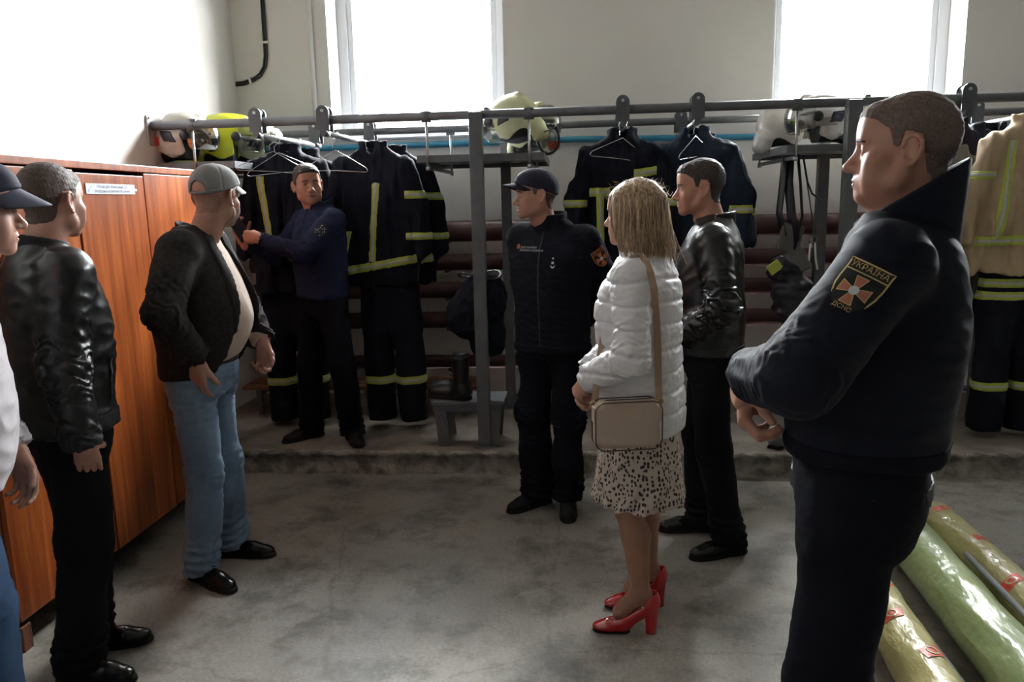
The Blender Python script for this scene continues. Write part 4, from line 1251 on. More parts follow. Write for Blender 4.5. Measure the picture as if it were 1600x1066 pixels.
p.trousers(M_NAVYP, waist=0.98, rx=0.16, ry=0.12, knee=0.082, cuff=0.088, cuff_z=0.06, seed=5, wrinkle=0.009)
p.shoes(M_SHOEM, 'boot')
p.cap_hat(M_CAPN, 0.07, brim_droop=0.12)
ua = (p.el[-1] - p.sh[-1]).normalized()
shield_patch(p.root, jk, p.sh[-1] + ua * 0.12, (-0.72, 0.72, 0.1), -ua, 0.074, 0.09, M_ORANGE, M_CROSS, M_ORANGE)
# chest marks: an eight-pointed orange star with two lines of lettering, and the rank mark
st = []
for i in range(8):
    a = i * math.pi / 4
    st.append([(0.004 * math.cos(a - 0.5), 0.004 * math.sin(a - 0.5)), (0.013 * math.cos(a - 0.22), 0.013 * math.sin(a - 0.22)), (0.013 * math.cos(a + 0.22), 0.013 * math.sin(a + 0.22)), (0.004 * math.cos(a + 0.5), 0.004 * math.sin(a + 0.5))])
decal(p.root, poly_mesh(st), jk, (0.145, 0.13, 1.405), (0.25, 1, 0.1), (0, 0, 1), M_ORANGE, 0.004, 'star_emblem')
for i, tx in enumerate(('ДСНС УКРАЇНИ', 'ПОЖЕЖНА ОХОРОНА')):
    me = text_mesh(tx, 0.0135, 'LEFT')
    decal(p.root, me, jk, (0.125, 0.13, 1.400 - 0.015 * i), (0.15, 1, 0.1), (0, 0, 1), M_SILVER, 0.004, 'chest_lettering', sub=0)
decal(p.root, poly_mesh([[(0, 0.006 + 0.022), (0.006, 0.022), (0, -0.006 + 0.022), (-0.006, 0.022)], [(-0.006, 0.006), (0.006, 0.006), (0.006, -0.006), (-0.006, -0.006)],
      [(-0.013, -0.010), (0, -0.021), (0, -0.028), (-0.008, -0.024)], [(0.013, -0.010), (0.008, -0.024), (0, -0.028), (0, -0.021)]]), jk, (-0.075, 0.13, 1.325), (-0.15, 1, 0.1), (0, 0, 1), M_SILVER, 0.004, 'rank_mark')

# --- man in a black leather jacket behind the woman
p = Person((0.60, 3.53, 0), (-0.98, 0.18), 1.795, 'man in shiny black leather jacket with cropped dark hair standing behind the woman', 1.05)
p.feet(-1, (0.695, 3.40), (-0.93, -0.36)); p.feet(1, (0.60, 3.65), (-1, -0.08))
p.arm(-1, (0.44, 3.40, 1.02), (0.8, -0.9, -0.1)); p.arm(1, (0.40, 3.52, 1.02), (0.6, 0.9, -0.2))
p.hand(-1, (-0.6, 0.7, -0.4), (0.7, 0.6, -0.3), HALF); p.hand(1, (-0.4, -0.8, -0.4), (0.8, -0.4, -0.3), HALF)
p.head((-1, 0.03), -2, 0, pos=(0.0, 0.062, 1.668), hair=M_HAIRD, hair_t=0.002, top_t=0.007, fat=1.02, nose=1.05)
p.body()
v = p.top_vol(scaled(MAN, 1.01, 1.06, 1.06, 0.93), sleeve=(0.076, 0.068, 0.052), wrinkle=0.0035, seed=14, wl=0.11, elbow_folds=0.009)
v.build('jacket', M_LEATHER, p.root)
v.slice(0.005, lambda X, Y, Z: np.maximum(np.abs(Z - 0.955) - 0.022, np.abs(X) - 0.215), 0.003).build('hem_band', M_LEATHER, p.root)
v.slice(0.003, lambda X, Y, Z: np.maximum(np.abs(X) - 0.006, np.maximum(0.02 - Y, Z - 1.5))).build('zip', M_ZIP, p.root)
p.collar(M_LEATHER, 1.50, 0.079, 0.080, -0.014, 0.05, 0.012, 0.008, 0.18)
p.trousers(M_DARKP, waist=1.0, rx=0.158, ry=0.122, knee=0.076, cuff=0.076, seed=8)
p.shoes(M_SHOE)

# --- man in a brown blazer, jeans and a grey cap
p = Person((-1.62, 3.12, 0), (0.985, 0.12), 1.80, 'bearded man in grey cap, open charcoal blazer, beige shirt and light blue jeans', 1.1)
p.feet(1, (-1.67, 3.05), (0.86, -0.5)); p.feet(-1, (-1.66, 3.29), (1, -0.02))
p.hip = {r: Vector((r * 0.09, 0.0, 0.94)) for r in (-1, 1)}
p.sh = {1: Vector((0.185, 0.02, 1.465)), -1: Vector((-0.185, 0.02, 1.465))}
p.arm(1, (-1.53, 2.90, 1.03), (-0.12, -1.0, 0.0), ua=0.29, fa=0.25); p.arm(-1, (-1.42, 3.30, 1.03), (-0.5, 1, 0), ua=0.28, fa=0.25)
p.hand(1, (-0.15, 0.25, -0.95), (0.3, 1, 0.1), [(12, 20, 12), (18, 25, 14), (24, 30, 16), (30, 36, 18)], spread=3, thumb=(30, 15, 10, 10)); p.hand(-1, (0.1, -0.15, -0.95), (-0.1, -1, 0.1), HALF)
p.neck = (0.0, 0.03); p.head((0.2, 0.98), -4, 0, pos=(0.0, 0.125, 1.672), hair=M_STUB, hair_t=0.0010, capped=True, fat=1.08, skin=M_SKIN2, beard=mat('grey_brown_beard', (0.24, 0.14, 0.10), 0.8, col2=(0.38, 0.26, 0.2), nscale=220, bump=0.9, bscale=300, bdist=0.003))
p.body()
belly = [(0.99, 0, 0.012, .172, .140), (1.06, 0, 0.035, .185, .162), (1.17, 0, 0.050, .19, .178), (1.29, 0, 0.036, .19, .166), (1.40, 0, .028, .172, .130), (1.48, 0, .026, .12, .092), (1.53, 0, .03, .075, .07)]
v = p.top_vol(belly, sleeve=(0.06, 0.05, 0.045), wrinkle=0.002, seed=31, wl=0.16, elbow_folds=0)
v.build('shirt', M_BEIGE, p.root)
blz = [(0.93, 0, 0.008, .205, .175), (1.05, 0, 0.028, .205, .192), (1.18, 0, 0.038, .205, .212), (1.30, 0, 0.034, .205, .186), (1.41, 0, .024, .186, .142), (1.49, 0, .022, .13, .104), (1.545, 0, .022, .084, .082)]
v = p.top_vol(blz, sleeve=(0.078, 0.07, 0.062), shr=0.068, wrinkle=0.0035, seed=17, wl=0.16, pad=0.004, elbow_folds=0.005)
def open_front(X, Y, Z):
    t = np.clip((Z - 1.12) / 0.38, 0, 1)
    wd = 0.132 - 0.070 * t + 0.04 * np.clip((1.08 - Z) / 0.15, 0, 1)
    return np.minimum(wd - np.abs(X), Y - 0.0) + 0 * Z
vb = v.copy().cut(open_front, 0.006)
vb.build('blazer', M_BLAZER, p.root)
def lapel(X, Y, Z):
    t = np.clip((Z - 1.12) / 0.38, 0, 1)
    wd = 0.132 - 0.070 * t
    return np.maximum(np.maximum(np.abs(np.abs(X) - wd - 0.018 * np.clip((Z - 1.1) / 0.2, 0, 1)) - 0.002 - 0.024 * np.clip((Z - 1.1) / 0.22, 0, 1), 1.1 - Z), np.maximum(0.01 - Y, Z - 1.52))
v.slice(0.007, lapel, 0.004).build('lapel', M_BLAZER, p.root)
p.collar(M_BLAZER, 1.505, 0.080, 0.074, 0.034, 0.035, 0.013, 0.008, 0.5, open_front=0.07)
p.trousers(M_JEANL, waist=1.015, rx=0.165, ry=0.140, thigh=0.094, knee=0.074, cuff=0.076, cuff_z=0.045, seed=12, wrinkle=0.007, cy=0.005, seat=0.01, break_=0.010)
p.tv.slice(0.004, lambda X, Y, Z: np.abs(Z - 1.0) - 0.019, 0.003).build('belt', M_BLACK, p.root)
p.tv.slice(0.0025, lambda X, Y, Z: np.maximum(np.abs(np.sqrt((X - 0.09)**2 + (Z - 1.0)**2 * 0.8) - 0.085) - 0.0025, np.maximum(0.0 - Y, np.maximum(Z - 0.98, 0.02 - X)))).build('pocket_seam', M_JEAND, p.root)
p.shoes(M_SHOE, length=0.315, width=0.095)
p.cap_hat(M_CAPG, 0.075, lift=0.004, brim_droop=0.45, opening=True)

# --- man in the black leather jacket, left foreground
p = Person((-1.76, 2.42, 0), (0.60, 0.80), 1.785, 'man in black leather bomber jacket and black trousers facing the wardrobe, hand in pocket', 1.05)
p.feet(1, (-1.76, 2.32), (1, -0.02)); p.feet(-1, (-1.83, 2.50), (0.94, 0.34))
p.arm(1, (-1.585, 2.245, 0.868), (-0.7, -0.7, 0.0)); p.arm(-1, (-1.84, 2.62, 0.94), (-0.7, 0.6, 0))
p.hand(1, (-0.25, 0.50, -0.83), (-0.6, 0.7, 0), FLAT, off=-0.012); p.hand(-1, (0.1, -0.4, -0.9), (0.2, -0.9, 0), RELAX)
p.head((0.16, 0.99), 0, 0, pos=(0.01, 0.04, 1.660), hair=M_HAIRB, hair_t=0.0018, top_t=0.004, fat=1.08, skin=M_SKIN2)
p.body()
v = p.top_vol(scaled(MAN, 1.0, 1.1, 1.08, 0.90), sleeve=(0.082, 0.072, 0.052), wrinkle=0.0035, seed=24, wl=0.13, elbow_folds=0.006, h=0.0065)
jk = v.build('jacket', M_LEATHER, p.root)
v.slice(0.004, lambda X, Y, Z: np.maximum(np.abs(Z - 0.93) - 0.03, np.abs(X) - 0.225), 0.003).build('hem_band', M_RIB, p.root)
w_ = p.wr[1]; f_ = (p.wr[1] - p.el[1]).normalized()
v.slice(0.003, lambda X, Y, Z: np.maximum(np.abs((X - w_.x) * f_.x + (Y - w_.y) * f_.y + (Z - w_.z) * f_.z + 0.03) - 0.03, np.sqrt((X - w_.x)**2 + (Y - w_.y)**2 + (Z - w_.z)**2) - 0.09)).build('cuff', M_RIB, p.root)
p.collar(M_RIB, 1.495, 0.080, 0.082, -0.014, 0.048, 0.012, 0.006, 0.22)
# slanted pocket zip on the right front
decal(p.root, poly_mesh([[(-0.006, -0.075), (0.006, -0.075), (0.006, 0.075), (-0.006, 0.075)]]), jk, (0.17, 0.10, 1.07), (0.75, 0.66, 0), (0.12, 0.05, 1), M_BLACK, 0.003, 'pocket_zip')
decal(p.root, poly_mesh([[(-0.004, 0.035), (0.004, 0.035), (0.005, 0.07), (-0.005, 0.07)], [(-0.006, 0.012), (0.006, 0.012), (0.006, 0.036), (-0.006, 0.036)]]), jk, (0.17, 0.10, 1.07), (0.75, 0.66, 0), (0.12, 0.05, 1), M_ZIP, 0.006, 'zip_pull')
p.trousers(M_DARKP, waist=1.0, rx=0.162, ry=0.125, thigh=0.098, knee=0.082, cuff=0.084, seed=18)
p.shoes(M_SHOE)

# --- instructor in a navy polo on the platform, turning back to look at the group
p = Person((-1.60, 4.70, PLAT_Z), (-0.62, -0.78), 1.745, 'man in navy long-sleeved polo on the platform holding a phone by hanging coats', 1.0)
p.feet(1, (-1.74, 4.72), (-0.66, -0.75)); p.feet(-1, (-1.45, 4.66), (0.45, -0.89))
p.arm(-1, (-1.86, 4.42, 1.445), (0.1, -0.5, -1)); p.arm(1, (-2.02, 4.56, 1.42), (-0.3, 0.5, -1))
p.hand(-1, (-0.93, 0.2, 0.08), (0.15, 0.95, -0.2), HALF, thumb=(20, 25, 15, 15)); p.hand(1, (-0.25, -0.2, 0.95), (0.75, -0.6, 0.1), [(20, 45, 30), (22, 48, 30), (25, 50, 30), (28, 50, 30)], thumb=(35, 20, 10, 10))
p.head((0.50, -0.87), 3, 3, pos=(0.0, 0.055, 1.615), hair=M_HAIRD, hair_t=0.004, top_t=0.010, fat=1.0)
p.body()
v = p.top_vol(scaled(MAN, 0.985, 1.0, 1.0, 0.92), sleeve=(0.068, 0.058, 0.043), wrinkle=0.003, seed=34, wl=0.10)
jk = v.build('polo_shirt', M_NAVYK, p.root)
v.slice(0.003, lambda X, Y, Z: np.maximum(np.abs(X) - 0.016, np.maximum(0.02 - Y, np.maximum(Z - 1.5, 1.33 - Z)))).build('placket', M_NAVYK, p.root)
p.collar(M_NAVYK, 1.475, 0.080, 0.080, -0.01, 0.045, 0.012, 0.012, 0.35, open_front=0.035)
p.trousers(M_NAVYP, waist=1.0, rx=0.158, ry=0.12, knee=0.078, cuff=0.08, seed=28)
p.shoes(M_SHOEM, 'boot')
ua = (p.el[-1] - p.sh[-1]).normalized()
nrm, org = Vector((-0.55, 0.8, 0.2)), p.sh[-1] + ua * 0.10 + Vector((-0.02, 0.02, 0))
bs = decal(p.root, poly_mesh([[(0, 0.045), (0.034, 0.012), (0.034, -0.014), (0, -0.047), (-0.034, -0.014), (-0.034, 0.012)]]), jk, org, nrm, -ua, M_PATCH, 0.003, 'dark_patch')
rg = random.Random(4); marks = []
for _ in range(22):
    x, y = rg.uniform(-0.026, 0.026), rg.uniform(-0.03, 0.03)
    if abs(x) / 0.034 + abs(y) / 0.05 > 1.05: continue
    a = rg.choice((0.5, -0.6, 1.2)); l = rg.uniform(0.003, 0.007)
    marks += strip_poly([(x, y), (x + l * math.cos(a), y + l * math.sin(a))], 0.0026, False)
decal(bs, poly_mesh(marks), jk, org, nrm, -ua, M_SILVER, 0.005, 'patch_markings')
ph = MB().box(-0.036, 0.036, -0.0045, 0.0045, -0.074, 0.074, bev=0.003)
ph = ph.build('phone', mat('phone_glass', (0.012, 0.01, 0.012), 0.15))
ph.location = (-2.005, 4.475, 1.50); ph.rotation_euler = (0, math.radians(-28), math.radians(25))
tag(ph, 'dark slab phone held in both hands by the man in navy polo', 'phone')

# --- man at the left edge: navy cap, pale sweatshirt, jeans
p = Person((-1.715, 1.83, 0), (0.84, 0.54), 1.765, 'man at left edge in navy cap, pale grey sweatshirt and blue jeans', 1.1)
p.sh = {1: Vector((0.18, 0.045, 1.425)), -1: Vector((-0.18, 0.045, 1.425))}
p.feet(1, (-1.74, 1.74), (1, -0.2)); p.feet(-1, (-1.74, 1.93), (1, 0.2))
p.arm(1, (-1.575, 1.60, 0.985), (-0.9, -0.4, 0)); p.arm(-1, (-1.68, 2.07, 0.93), (-0.9, 0.4, 0))
p.hand(1, (0.35, 0.05, -0.93), (0, 1, 0), HALF, thumb=(25, 15, 10, 10)); p.hand(-1, (0.2, 0, -0.95), (0, -1, 0), RELAX)
p.neck = (0.0, 0.058); p.head((0.80, 0.60), -3, 0, pos=(0.0, 0.165, 1.635), hair=M_HAIRB, hair_t=0.0015, capped=True, skin=M_SKIN2, fat=1.03)
p.body()
sw = [(0.885, 0, 0.005, .19, .150), (0.98, 0, 0.02, .20, .165), (1.12, 0, 0.030, .20, .168), (1.25, 0, 0.036, .2, .152), (1.36, 0, 0.045, .19, .132), (1.44, 0, .052, .13, .10), (1.50, 0, .058, .078, .074)]
v = p.top_vol(sw, sleeve=(0.078, 0.070, 0.055), wrinkle=0.004, seed=44, wl=0.16, elbow_folds=0.009)
v.build('sweatshirt', M_LIGHTSW, p.root)
p.collar(M_LIGHTSW, 1.475, 0.082, 0.082, 0.06, 0.018, 0.012, 0.002, 0.3)
p.trousers(M_JEAND, waist=1.0, rx=0.162, ry=0.13, thigh=0.095, knee=0.076, cuff=0.075, seed=48)
p.shoes(M_SHOE)
p.cap_hat(M_CAPN, 0.078, lift=-0.002, brim_droop=0.55, brim_m=mat('blue_grey_peak_cotton', (0.05, 0.05, 0.085), 0.8, bump=0.3, bscale=300))

# --- woman in the white quilted jacket
p = Person((0.225, 2.80, 0), (-0.94, 0.34), 1.70, 'blonde woman in white quilted jacket, spotted skirt and red high heels', 0.85)
p.sh = {1: Vector((0.152, -0.01, 1.358)), -1: Vector((-0.152, -0.01, 1.358))}
p.arm(-1, (0.035, 2.72, 0.985), (0.5, -0.8, -0.3), ua=0.285, fa=0.255); p.arm(1, (0.035, 2.84, 0.985), (0.5, 0.8, -0.3), ua=0.285, fa=0.255)
p.hand(-1, (-0.45, 0.45, -0.75), (0.8, 0.45, -0.3), HALF, scale=0.9); p.hand(1, (-0.35, -0.4, -0.85), (0.8, -0.5, -0.3), RELAX, scale=0.9)
M_SKINW = skin_mat('skin_woman', (0.42, 0.22, 0.165), (0.5, 0.29, 0.22))
p.head((-0.90, 0.43), 0, 0, pos=(0.0, 0.03, 1.572), skin=M_SKINW, brows=M_HAIRB, female=True, fat=0.94, jaw=0.92, scale=0.93, nose=0.9)
# legs in tights belong to the body
lv = Vol((-0.16, -0.16, 0.05), (0.16, 0.16, 0.86), 0.006)
HEELS = {-1: ((0.262, 2.712), (-1, 0.03)), 1: ((0.312, 2.915), (-1, -0.12))}
for r, ((hx, hy), d) in HEELS.items():
    hl = p.L((hx, hy, 0)); dd = p.D((d[0], d[1], 0)).normalized()
    ank = Vector((hl.x, hl.y, 0)) + dd * 0.035 + Vector((0, 0, 0.165)); kn = Vector((r * 0.070, 0.02, 0.50)); hp = Vector((r * 0.085, 0, 0.85))
    lv.cap(hp, kn, 0.078, 0.054, 0.02); lv.cap(kn, kn.lerp(ank, 0.35) - dd * 0.012, 0.052, 0.053, 0.03); lv.cap(kn.lerp(ank, 0.35) - dd * 0.012, ank, 0.053, 0.034, 0.02)
    lv.cap(ank, ank + dd * 0.075 + Vector((0, 0, -0.085)), 0.034, 0.030, 0.02)
    lv.ell(ank - dd * 0.022 + Vector((0, 0, -0.03)), (0.027, 0.027, 0.035), 0.02)
p.items.append((lv.mesh('legs'), None, 2))
b = p.body(); b.data.materials.append(mat('tan_tights', (0.30, 0.145, 0.095), 0.45, col2=(0.34, 0.17, 0.11), nscale=10))
M_PUFF = mat('white_quilted_nylon', (0.74, 0.73, 0.75), 0.42, col2=(0.79, 0.78, 0.8), nscale=9, bump=0.5, bscale=22, bdist=0.006, stretch=(1, 1, 2.2))
tors = [(0.775, 0, -0.008, .172, .150), (0.86, 0, -0.008, .176, .156), (0.98, 0, -0.006, .168, .146), (1.10, 0, 0.0, .168, .148), (1.23, 0, 0.006, .172, .152), (1.33, 0, -.004, .158, .132), (1.41, 0, -.014, .105, .092), (1.46, 0, -.018, .072, .072)]
v = p.top_vol(tors, sleeve=(0.068, 0.060, 0.050), shr=0.055, wrinkle=0.0022, seed=51, wl=0.05, elbow_folds=0.004, h=0.006)
wz = Waves(0.35, 77, 5)
S_, E_, W_ = p.sh[-1], p.el[-1], p.wr[-1]
def quilt(x, y, z):
    arm = np.abs(x) > 0.150 - 0.0 * z
    zz = z + 0.010 * wz(x, y, z)
    ph = ((zz - 0.775) / 0.082) % 1.0
    return 0.0085 * np.exp(-(np.minimum(ph, 1 - ph) / 0.08)**2) - 0.003
v.disp(quilt)
jk = v.build('quilted_jacket', M_PUFF, p.root)
p.collar(M_PUFF, 1.435, 0.082, 0.080, -0.014, 0.05, 0.016, 0.010, 0.12)
M_LEO, nt, bs = nodes_mat('spotted_chiffon')
tc = nt.nodes.new('ShaderNodeTexCoord'); vo = nt.nodes.new('ShaderNodeTexVoronoi'); vo.inputs['Scale'].default_value = 78; vo.inputs['Randomness'].default_value = 0.75
mp = nt.nodes.new('ShaderNodeMapping'); mp.inputs['Scale'].default_value = (1, 1, 0.72)
rp = nt.nodes.new('ShaderNodeValToRGB'); rp.color_ramp.interpolation = 'LINEAR'
rp.color_ramp.elements[0].position = 0.36; rp.color_ramp.elements[0].color = (0.03, 0.02, 0.017, 1); rp.color_ramp.elements[1].position = 0.42; rp.color_ramp.elements[1].color = (0.50, 0.42, 0.36, 1)
nt.links.new(tc.outputs['Object'], mp.inputs[0]); nt.links.new(mp.outputs[0], vo.inputs['Vector']); nt.links.new(vo.outputs[0], rp.inputs[0]); nt.links.new(rp.outputs[0], bs.inputs['Base Color'])
bs.inputs['Roughness'].default_value = 0.85
sk = Vol((-0.24, -0.24, 0.44), (0.24, 0.24, 0.88), 0.006)
sk.loft([(0.50, 0, 0.0, .176, .172), (0.60, 0, 0.0, .168, .160), (0.72, 0, -0.002, .160, .148), (0.84, 0, -0.002, .15, .135)], cap=0.004)
w5 = Waves(0.22, 9, 5)
def flounce(x, y, z):
    a = np.arctan2(x, y)
    return (0.001 + 0.022 * np.clip(0.84 - z, 0, 1)) * np.sin(a * 9 + 1.5 * w5(x, y, z)) + 0.003 * np.clip((0.62 - z) / 0.1, 0, 1) * np.sin(a * 23 + 2 * w5(y, x, z))
sk.disp(flounce)
sk.loft([(0.43, 0, 0, .150, .146), (0.60, 0, 0, .135, .128), (0.7, 0, 0, .10, .10)], 0.0, True, cap=0.0)
sk.cut(lambda X, Y, Z: 0.505 + 0.006 * np.sin(np.arctan2(X, Y) * 11) - Z, 0.003)
sk.build('skirt', M_LEO, p.root)
# bob of blonde hair
def strand_mat():
    m, nt, b = nodes_mat('blonde_hair')
    tc = nt.nodes.new('ShaderNodeTexCoord'); mp = nt.nodes.new('ShaderNodeMapping'); mp.inputs['Scale'].default_value = (1, 1, 0.05)
    n = nt.nodes.new('ShaderNodeTexNoise'); n.inputs['Scale'].default_value = 150; n.inputs['Detail'].default_value = 4
    r = nt.nodes.new('ShaderNodeValToRGB')
    r.color_ramp.elements[0].position = 0.32; r.color_ramp.elements[0].color = (0.13, 0.066, 0.032, 1); r.color_ramp.elements[1].position = 0.66; r.color_ramp.elements[1].color = (0.66, 0.47, 0.29, 1)
    bp = nt.nodes.new('ShaderNodeBump'); bp.inputs['Strength'].default_value = 0.8; bp.inputs['Distance'].default_value = 0.004
    for a, c in ((tc.outputs['Object'], mp.inputs[0]), (mp.outputs[0], n.inputs[0]), (n.outputs[0], r.inputs[0]), (r.outputs[0], b.inputs['Base Color']), (n.outputs[0], bp.inputs['Height']), (bp.outputs[0], b.inputs['Normal'])): nt.links.new(a, c)
    b.inputs['Roughness'].default_value = 0.42; b.inputs['Sheen Weight'].default_value = 0.2
    return m
M_BLOND = strand_mat()
hw = Vol((-0.15, -0.18, -0.24), (0.15, 0.14, 0.17), 0.004)
hw.loft([(-0.21, 0, -0.070, .085, .062), (-0.15, 0, -0.055, .104, .088), (-0.08, 0, -0.040, .108, .105), (0.0, 0, -0.024, .102, .116), (0.06, 0, -0.018, .092, .112), (0.10, 0, -0.020, .070, .085), (0.128, 0, -0.024, .035, .042), (0.137, 0, -0.024, .01, .012)], cap=0.004)
w6, w7 = Waves(0.09, 61, 5), Waves(0.03, 62, 5)
def locks(x, y, z):
    a = np.arctan2(x, y + 0.02)
    return 0.0035 * np.sin(a * 26 + 3.0 * w6(x, y, z * 0.25)) * np.clip((0.12 - z) / 0.1, 0.15, 1) + 0.002 * np.sin(a * 61 + 2 * w6(y, x, z * 0.3))
hw.disp(locks)
hw.cut(lambda X, Y, Z: np.minimum(Y - (0.052 + 0.02 * np.clip((np.abs(X) - 0.04) / 0.04, 0, 1)), (0.060 + 0.25 * (0.07 - Y)) - Z + 0 * X), 0.010)
hw.cut(lambda X, Y, Z: (-0.165 + 0.014 * np.sin(np.arctan2(X, Y + 0.03) * 17) + 0.012 * np.sin(np.arctan2(X, Y + 0.03) * 41 + 1) - 0.25 * (Y < -0.05) * np.abs(Y + 0.05)) - Z, 0.004)
hair = hw.build('hair', M_BLOND, p.root, p.hM)
rg = np.random.RandomState(12); mb = MB()
for i in range(420):
    a = rg.uniform(0, 2 * math.pi); top = rg.uniform(0.0, 1.0)
    if math.cos(a) > 0.75: continue
    z0 = 0.125 - 0.1 * top**2; z1 = -0.155 - rg.uniform(0, 0.06)
    pts = []
    out = rg.normal(0, 1)
    for j in range(7):
        t = j / 6.0; z = z0 + (z1 - z0) * t
        rx = np.interp(z, [-0.21, -0.15, -0.08, 0, 0.06, 0.1, 0.128], [.092, .106, .109, .103, .093, .072, .038]); ry = np.interp(z, [-0.21, -0.15, -0.08, 0, 0.06, 0.1, 0.128], [.07, .092, .106, .117, .113, .087, .045])
        cy = np.interp(z, [-0.21, 0.0, 0.13], [-0.07, -0.024, -0.02])
        f = 1.012 + 0.05 * abs(out) * t * t + (0.24 * max(out, 0) * t**4 * (1.2 if math.cos(a) < 0 else 0.5))
        aa = a + 0.25 * rg.normal() * 0.15 + 0.12 * math.sin(3 * t + out)
        pts.append(p.hM @ Vector((rx * f * math.sin(aa), cy + ry * f * math.cos(aa), z)))
    mb.tube(pts, [0.0011] * 5 + [0.0008, 0.0003], 3, cap=False)
for i in range(70):   # flyaway hairs on top
    a = rg.uniform(0, 2 * math.pi); e = rg.uniform(0.2, 1.1)
    q = [p.hM @ Vector(((0.075 + 0.02 * t) * math.sin(a) * math.cos(e * (1 - 0.2 * t)) * (1 + 0.35 * t), -0.02 + (0.095 + 0.02 * t) * math.cos(a) * math.cos(e) * (1 + 0.25 * t), 0.03 + 0.1 * math.sin(e) + 0.03 * t - 0.03 * t * t * rg.uniform(0, 1.5))) for t in np.linspace(0, 1, 6)]
    mb.tube(q, [0.0007] * 5 + [0.0003], 3, cap=False)
so = mb.build('loose_strands', M_BLOND, hair); so['kind'] = 'stuff'
# red pumps
M_RED = mat('red_patent_leather', (0.42, 0.006, 0.012), 0.12, spec=0.6, coat=0.6)
for r, ((hx, hy), d) in HEELS.items():
    hl = p.L((hx, hy, 0)); dd = p.D((d[0], d[1], 0)).normalized()
    M = Matrix.Translation((hl.x, hl.y, 0)) @ Matrix.Rotation(math.atan2(-dd.x, dd.y), 4, 'Z')
    s = Vol((-0.06, -0.06, -0.01), (0.06, 0.24, 0.19), 0.0035)
    s.cap((0, 0.0, 0.115), (0, 0.10, 0.040), 0.032, 0.033); s.cap((0, 0.10, 0.040), (0, 0.145, 0.024), 0.033, 0.030, 0.02); s.ell((0, 0.180, 0.019), (0.027, 0.036, 0.018), 0.03)
    s.ell((0, -0.004, 0.135), (0.034, 0.034, 0.045), 0.02)
    # opening for the foot and the arch below
    s.cap((0, -0.002, 0.19), (0, 0.035, 0.125), 0.030, 0.031, 0.006, True); s.cap((0, 0.035, 0.132), (0, 0.125, 0.068), 0.031, 0.027, 0.006, True)
    s.cut(lambda X, Y, Z: np.maximum(0.010 - Z, (0.115 - 0.9 * Y) * (Y < 0.117) - Z - 0.035 + 0 * X), 0.004)
    s.cut(lambda X, Y, Z: 0.008 - Z)
    sh = s.build('shoe', M_RED, p.root); sh.matrix_local = M
    hb = MB().lathe([(0.001, 0.0), (0.021, 0.0), (0.0205, 0.03), (0.024, 0.075), (0.029, 0.112), (0.001, 0.113)], 18, Matrix.Translation((0, -0.006, 0.0005)) @ Matrix.Diagonal((1, 1.05, 1, 1)))
    hb.build('heel', M_RED, sh)
    so = Vol((-0.06, 0.05, -0.005), (0.06, 0.24, 0.03), 0.0035); so.cap((0, 0.10, 0.003), (0, 0.15, 0.003), 0.028, 0.028); so.ell((0, 0.180, 0.003), (0.026, 0.035, 0.02), 0.02); so.cut(lambda X, Y, Z: np.maximum(Z - 0.008, 0.0005 - Z))
    so.build('sole', M_SOLE, sh)

# shoulder bag hanging at her side
from mathutils.bvhtree import BVHTree
bpy.context.view_layer.update()
Mw = p.root.matrix_basis
bvh = BVHTree.FromPolygons([Mw @ q.co for q in jk.data.vertices], [list(q.vertices) for q in jk.data.polygons])
M_BAG = mat('beige_pebbled_leather', (0.47, 0.36, 0.29), 0.5, col2=(0.5, 0.39, 0.315), nscale=30, bump=0.4, bscale=260, bdist=0.002)
M_STRAP = mat('tan_leather_strap', (0.36, 0.25, 0.17), 0.5)
M_PIPING = mat('dark_brown_piping', (0.08, 0.045, 0.035), 0.5)
bag = empty('handbag', (0.165, 2.575, 0.778), math.radians(10))
q = Vol((-0.135, -0.06, -0.02), (0.135, 0.06, 0.2), 0.004)
q.box((0, 0, 0.085), (0.116, 0.038, 0.085), 0.034)
q.cut(lambda X, Y, Z: np.abs(Y) - 0.036, 0.008)
q.build('bag_body', M_BAG, bag)
for y in (-0.034, 0.034):
    ring = []
    for i in range(40):
        a = 2 * math.pi * i / 40
        cx_, cz_ = (0.114 - 0.034), (0.083 - 0.034)
        ring.append((math.copysign(cx_, math.cos(a)) + 0.0355 * math.cos(a), y, 0.085 + math.copysign(cz_, math.sin(a)) + 0.0355 * math.sin(a)))
    MB().tube(ring, 0.0026, 6, closed=True).build('piping', M_PIPING, bag)
MB().box(-0.075, 0.085, -0.004, 0.004, 0.168, 0.1725).build('zip', M_PIPING, bag)
MB().box(0.108, 0.119, -0.022, 0.022, 0.095, 0.15, bev=0.003).build('strap_tab', M_BAG, bag)
MB().box(-0.119, -0.108, -0.022, 0.022, 0.095, 0.15, bev=0.003).build('strap_tab', M_BAG, bag)
for sx in (-1, 1):
    MB().tube([(sx * 0.118 + 0.010 * math.cos(t), 0.0, 0.158 + 0.012 * math.sin(t)) for t in np.linspace(0, 2 * math.pi, 14)[:-1]], 0.002, 6, closed=True).build('ring', M_GOLD, bag)
for i, (tx, sz) in enumerate((('TOSCA', 0.0125), ('BLU', 0.008))):
    t = link('lettering', text_mesh(tx, sz, extrude=0.0004), M_GOLD, bag); t.location = (-0.012, -0.0368, 0.148 - i * 0.011); t.rotation_euler = (math.radians(90), 0, 0)
def hug(x, z, off=0.017):
    h = bvh.ray_cast(Vector((x, 2.2, z)), Vector((0, 1, 0)), 1.0)
    return (h[0].y if h[0] is not None else 2.66) - off
